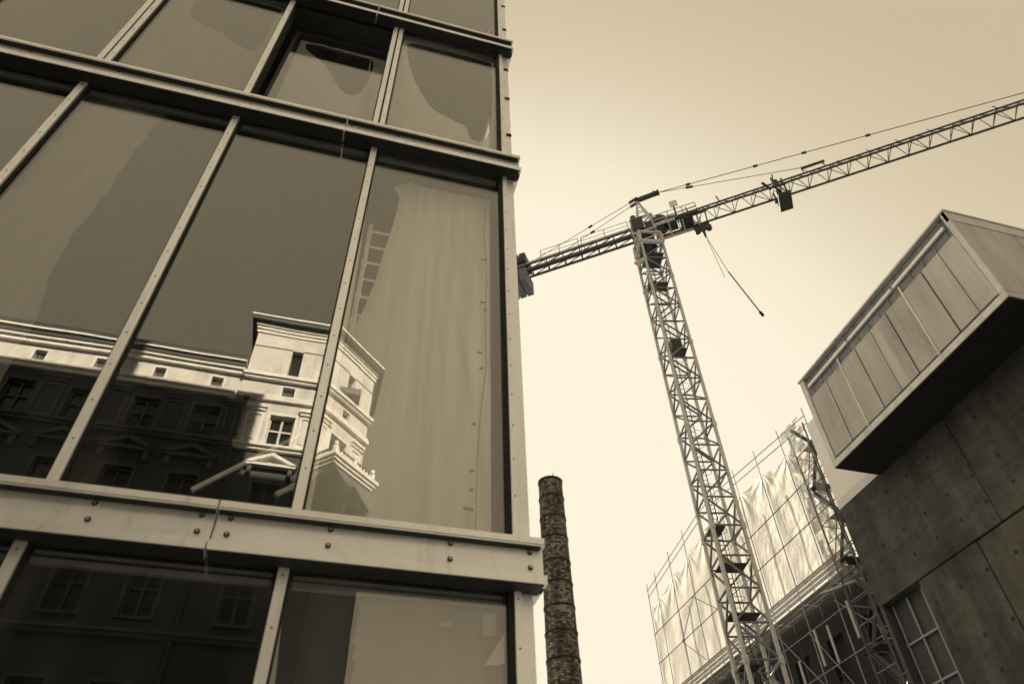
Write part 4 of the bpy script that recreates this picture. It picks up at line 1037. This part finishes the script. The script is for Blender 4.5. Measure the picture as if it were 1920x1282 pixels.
# cornice below the top windows and further down
for z in (13.55, 10.1, 6.4):
    for fr, u0, u1 in ((fm, XL, XC+.1), (fc, -.08, CW+.08), (fsd, -.1, 12)):
        MB().fbox(fr, u0, u1, .001, .24, z+.09, z+.18).build('cornice', M['trimshade'], CB); MB().fbox(fr, u0, u1, .001, .14, z-.02, z+.087).build('cornice', M['trimshade'], CB)
for fr, u0, u1, m_ in ((fm, XL, -3.731, 'trimshade'), (fm, -3.73, XC+.1, 'stuccotrim'), (fc, -.08, CW+.08, 'stuccotrim'), (fsd, -.1, 12, 'trimshade')):  # cornice split into sunlit and shade-coloured lengths
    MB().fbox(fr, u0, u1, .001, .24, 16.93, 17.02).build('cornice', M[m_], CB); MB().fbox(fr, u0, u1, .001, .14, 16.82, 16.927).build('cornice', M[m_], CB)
# triangular pediments on brackets
def pediment(fr, c, zb, hw=.84, h=.5):
    mb = MB(); mb.fbox(fr, c-hw, c+hw, .002, .22, zb, zb+.09)
    t = .12; n1 = .26
    mb.fprism(fr, [(c-hw-.05, zb+.093), (c-hw+.22, zb+.093), (c, zb+h-t), (c, zb+h+.02)], .002, n1)
    mb.fprism(fr, [(c+.001, zb+h+.02), (c+.001, zb+h-t), (c+hw-.22, zb+.093), (c+hw+.05, zb+.093)], .002, n1)
    tm = M['stuccotrim'] if (c > -3 and zb > 16) else M['trimshade']  # pale where sunlit, shade colour elsewhere
    p = mb.build('pediment', tm, CB)
    MB().fprism(fr, [(c-hw+.24, zb+.095), (c+hw-.24, zb+.095), (c, zb+h-t-.02)], .002, .05).build('tympanum', tm, p)
    for s in (-1, 1): MB().fbox(fr, c+s*(hw-.16)-.07, c+s*(hw-.16)+.07, .002, .16, zb-.36, zb-.003).build('bracket', M['trimshade'], p)
for x in FW:
    pediment(fm, x+ww/2, 16.14); pediment(fm, x+ww/2, 12.75)
# rainwater pipe
mb = MB(); mb.tube(fm(-3.72, .09, 0), fm(-3.72, .09, 18.95), .055, 8)
pp = mb.build('downpipe', M['lead'], CB)
MB().fbox(fm, -3.82, -3.62, .02, .2, 18.95, 19.08).build('rain_hopper', M['lead'], pp)
for z in (17.9, 15.5, 12, 8): MB().tube(fm(-3.72, .09, z), fm(-3.72, .09, z+.06), .075, 8).build('pipe_collar', M['lead'], pp)
MB().fbox(fm, -4.12, -4.03, .1, .2, 20.0, 20.5).build('rain_hopper', M['lead'], pp)
# bay on the corner with balustraded top
U0, U1, BN = .02, 2.10, 1.05
bh = [(.55, 1.55, 13.4, 15.25)]
bay = holed(fc, U0, U1, 6.0, 16.40, bh, BN, .2).build('bay', M['trimshade'], CB)
fl = lambda u, n, z: fc(U0-n, u, z)
MB().add([fc(U0, 0, 6), fc(U0, BN, 6), fc(U0, BN, 16.4), fc(U0, 0, 16.4)], [(0,1,2,3)]).build('bay_side', M['trimshade'], bay)
MB().add([fc(U1, 0, 6), fc(U1, BN, 6), fc(U1, BN, 16.4), fc(U1, 0, 16.4)], [(0,1,2,3)]).build('bay_side', M['trimshade'], bay)
MB().fbox(fc, U0, U1, 0, BN, 5.9, 5.998).build('bay_floor', M['trimshade'], bay)
for d, z0, z1 in ((.06, 16.28, 16.38), (.13, 16.402, 16.50), (.20, 16.52, 16.66)):
    MB().fbox(fc, U0-d, U1+d, .002, BN+d, z0, z1).build('bay_cornice', M['stuccotrim'], bay)
for d in (0.08,):
    for u in (U0, (U0+U1)/2, U1): 
        q = MB(); q.fbox(fc, u-.07, u+.07, BN-.06, BN+.08, 16.67, 17.0); q.build('baluster_pier', M['stuccotrim'], bay)
        s = MB(); c_ = Vector(fc(u, BN+.01, 17.09)); 
        for j in range(6):
            a0 = -pi/2+pi*j/6; a1 = -pi/2+pi*(j+1)/6; s.tube(c_+Zv*.09*sin(a0), c_+Zv*.09*sin(a1), max(.004, .09*cos(a0)), 8, max(.004, .09*cos(a1)))
        s.build('ball_finial', M['stuccotrim'], bay)
    MB().fbox(fc, U0+.071, (U0+U1)/2-.071, BN-.02, BN+.05, 16.93, 16.99).build('balustrade_rail', M['lead'], bay); MB().fbox(fc, (U0+U1)/2+.071, U1-.071, BN-.02, BN+.05, 16.93, 16.99).build('balustrade_rail', M['lead'], bay)
    MB().fbox(fc, U0-.02, U0+.05, .05, BN-.062, 16.93, 16.99).build('balustrade_rail', M['lead'], bay)
    for k in range(11):
        u = U0+.16+k*.178
        if abs(u-(U0+U1)/2) > .1: MB().tube(fc(u, BN+.015, 16.67), fc(u, BN+.015, 16.93), .03, 6).build('baluster', M['stuccotrim'], bay)
window(fc, .55, 1.55, 13.4, 15.25, bay, sill=False, surround=0) if False else None
fcb = lambda u, n, z: fc(u, n+BN, z)
MB().fbox(fcb, .57, 1.53, -.18, -.16, 13.42, 15.23).build('bay_pane', M['dark_pane'], bay)
mb = MB(); mb.fbox(fcb, 1.02, 1.08, -.158, -.11, 13.42, 15.23); mb.fbox(fcb, .57, 1.53, -.159, -.12, 14.55, 14.62); mb.build('bay_window_bars', M['winframe'], bay)
mb = MB(); mb.fprism(fcb, [(.12, 15.30), (.36, 15.30), (1.05, 15.62), (1.05, 15.80)], .002, .22); mb.fprism(fcb, [(1.051, 15.80), (1.051, 15.62), (1.74, 15.30), (1.98, 15.30)], .002, .22)
mb.fbox(fcb, .36, .50, .002, .08, 13.4, 15.29); mb.fbox(fcb, 1.60, 1.74, .002, .08, 13.4, 15.29)
mb.build('bay_hood', M['trimshade'], bay)
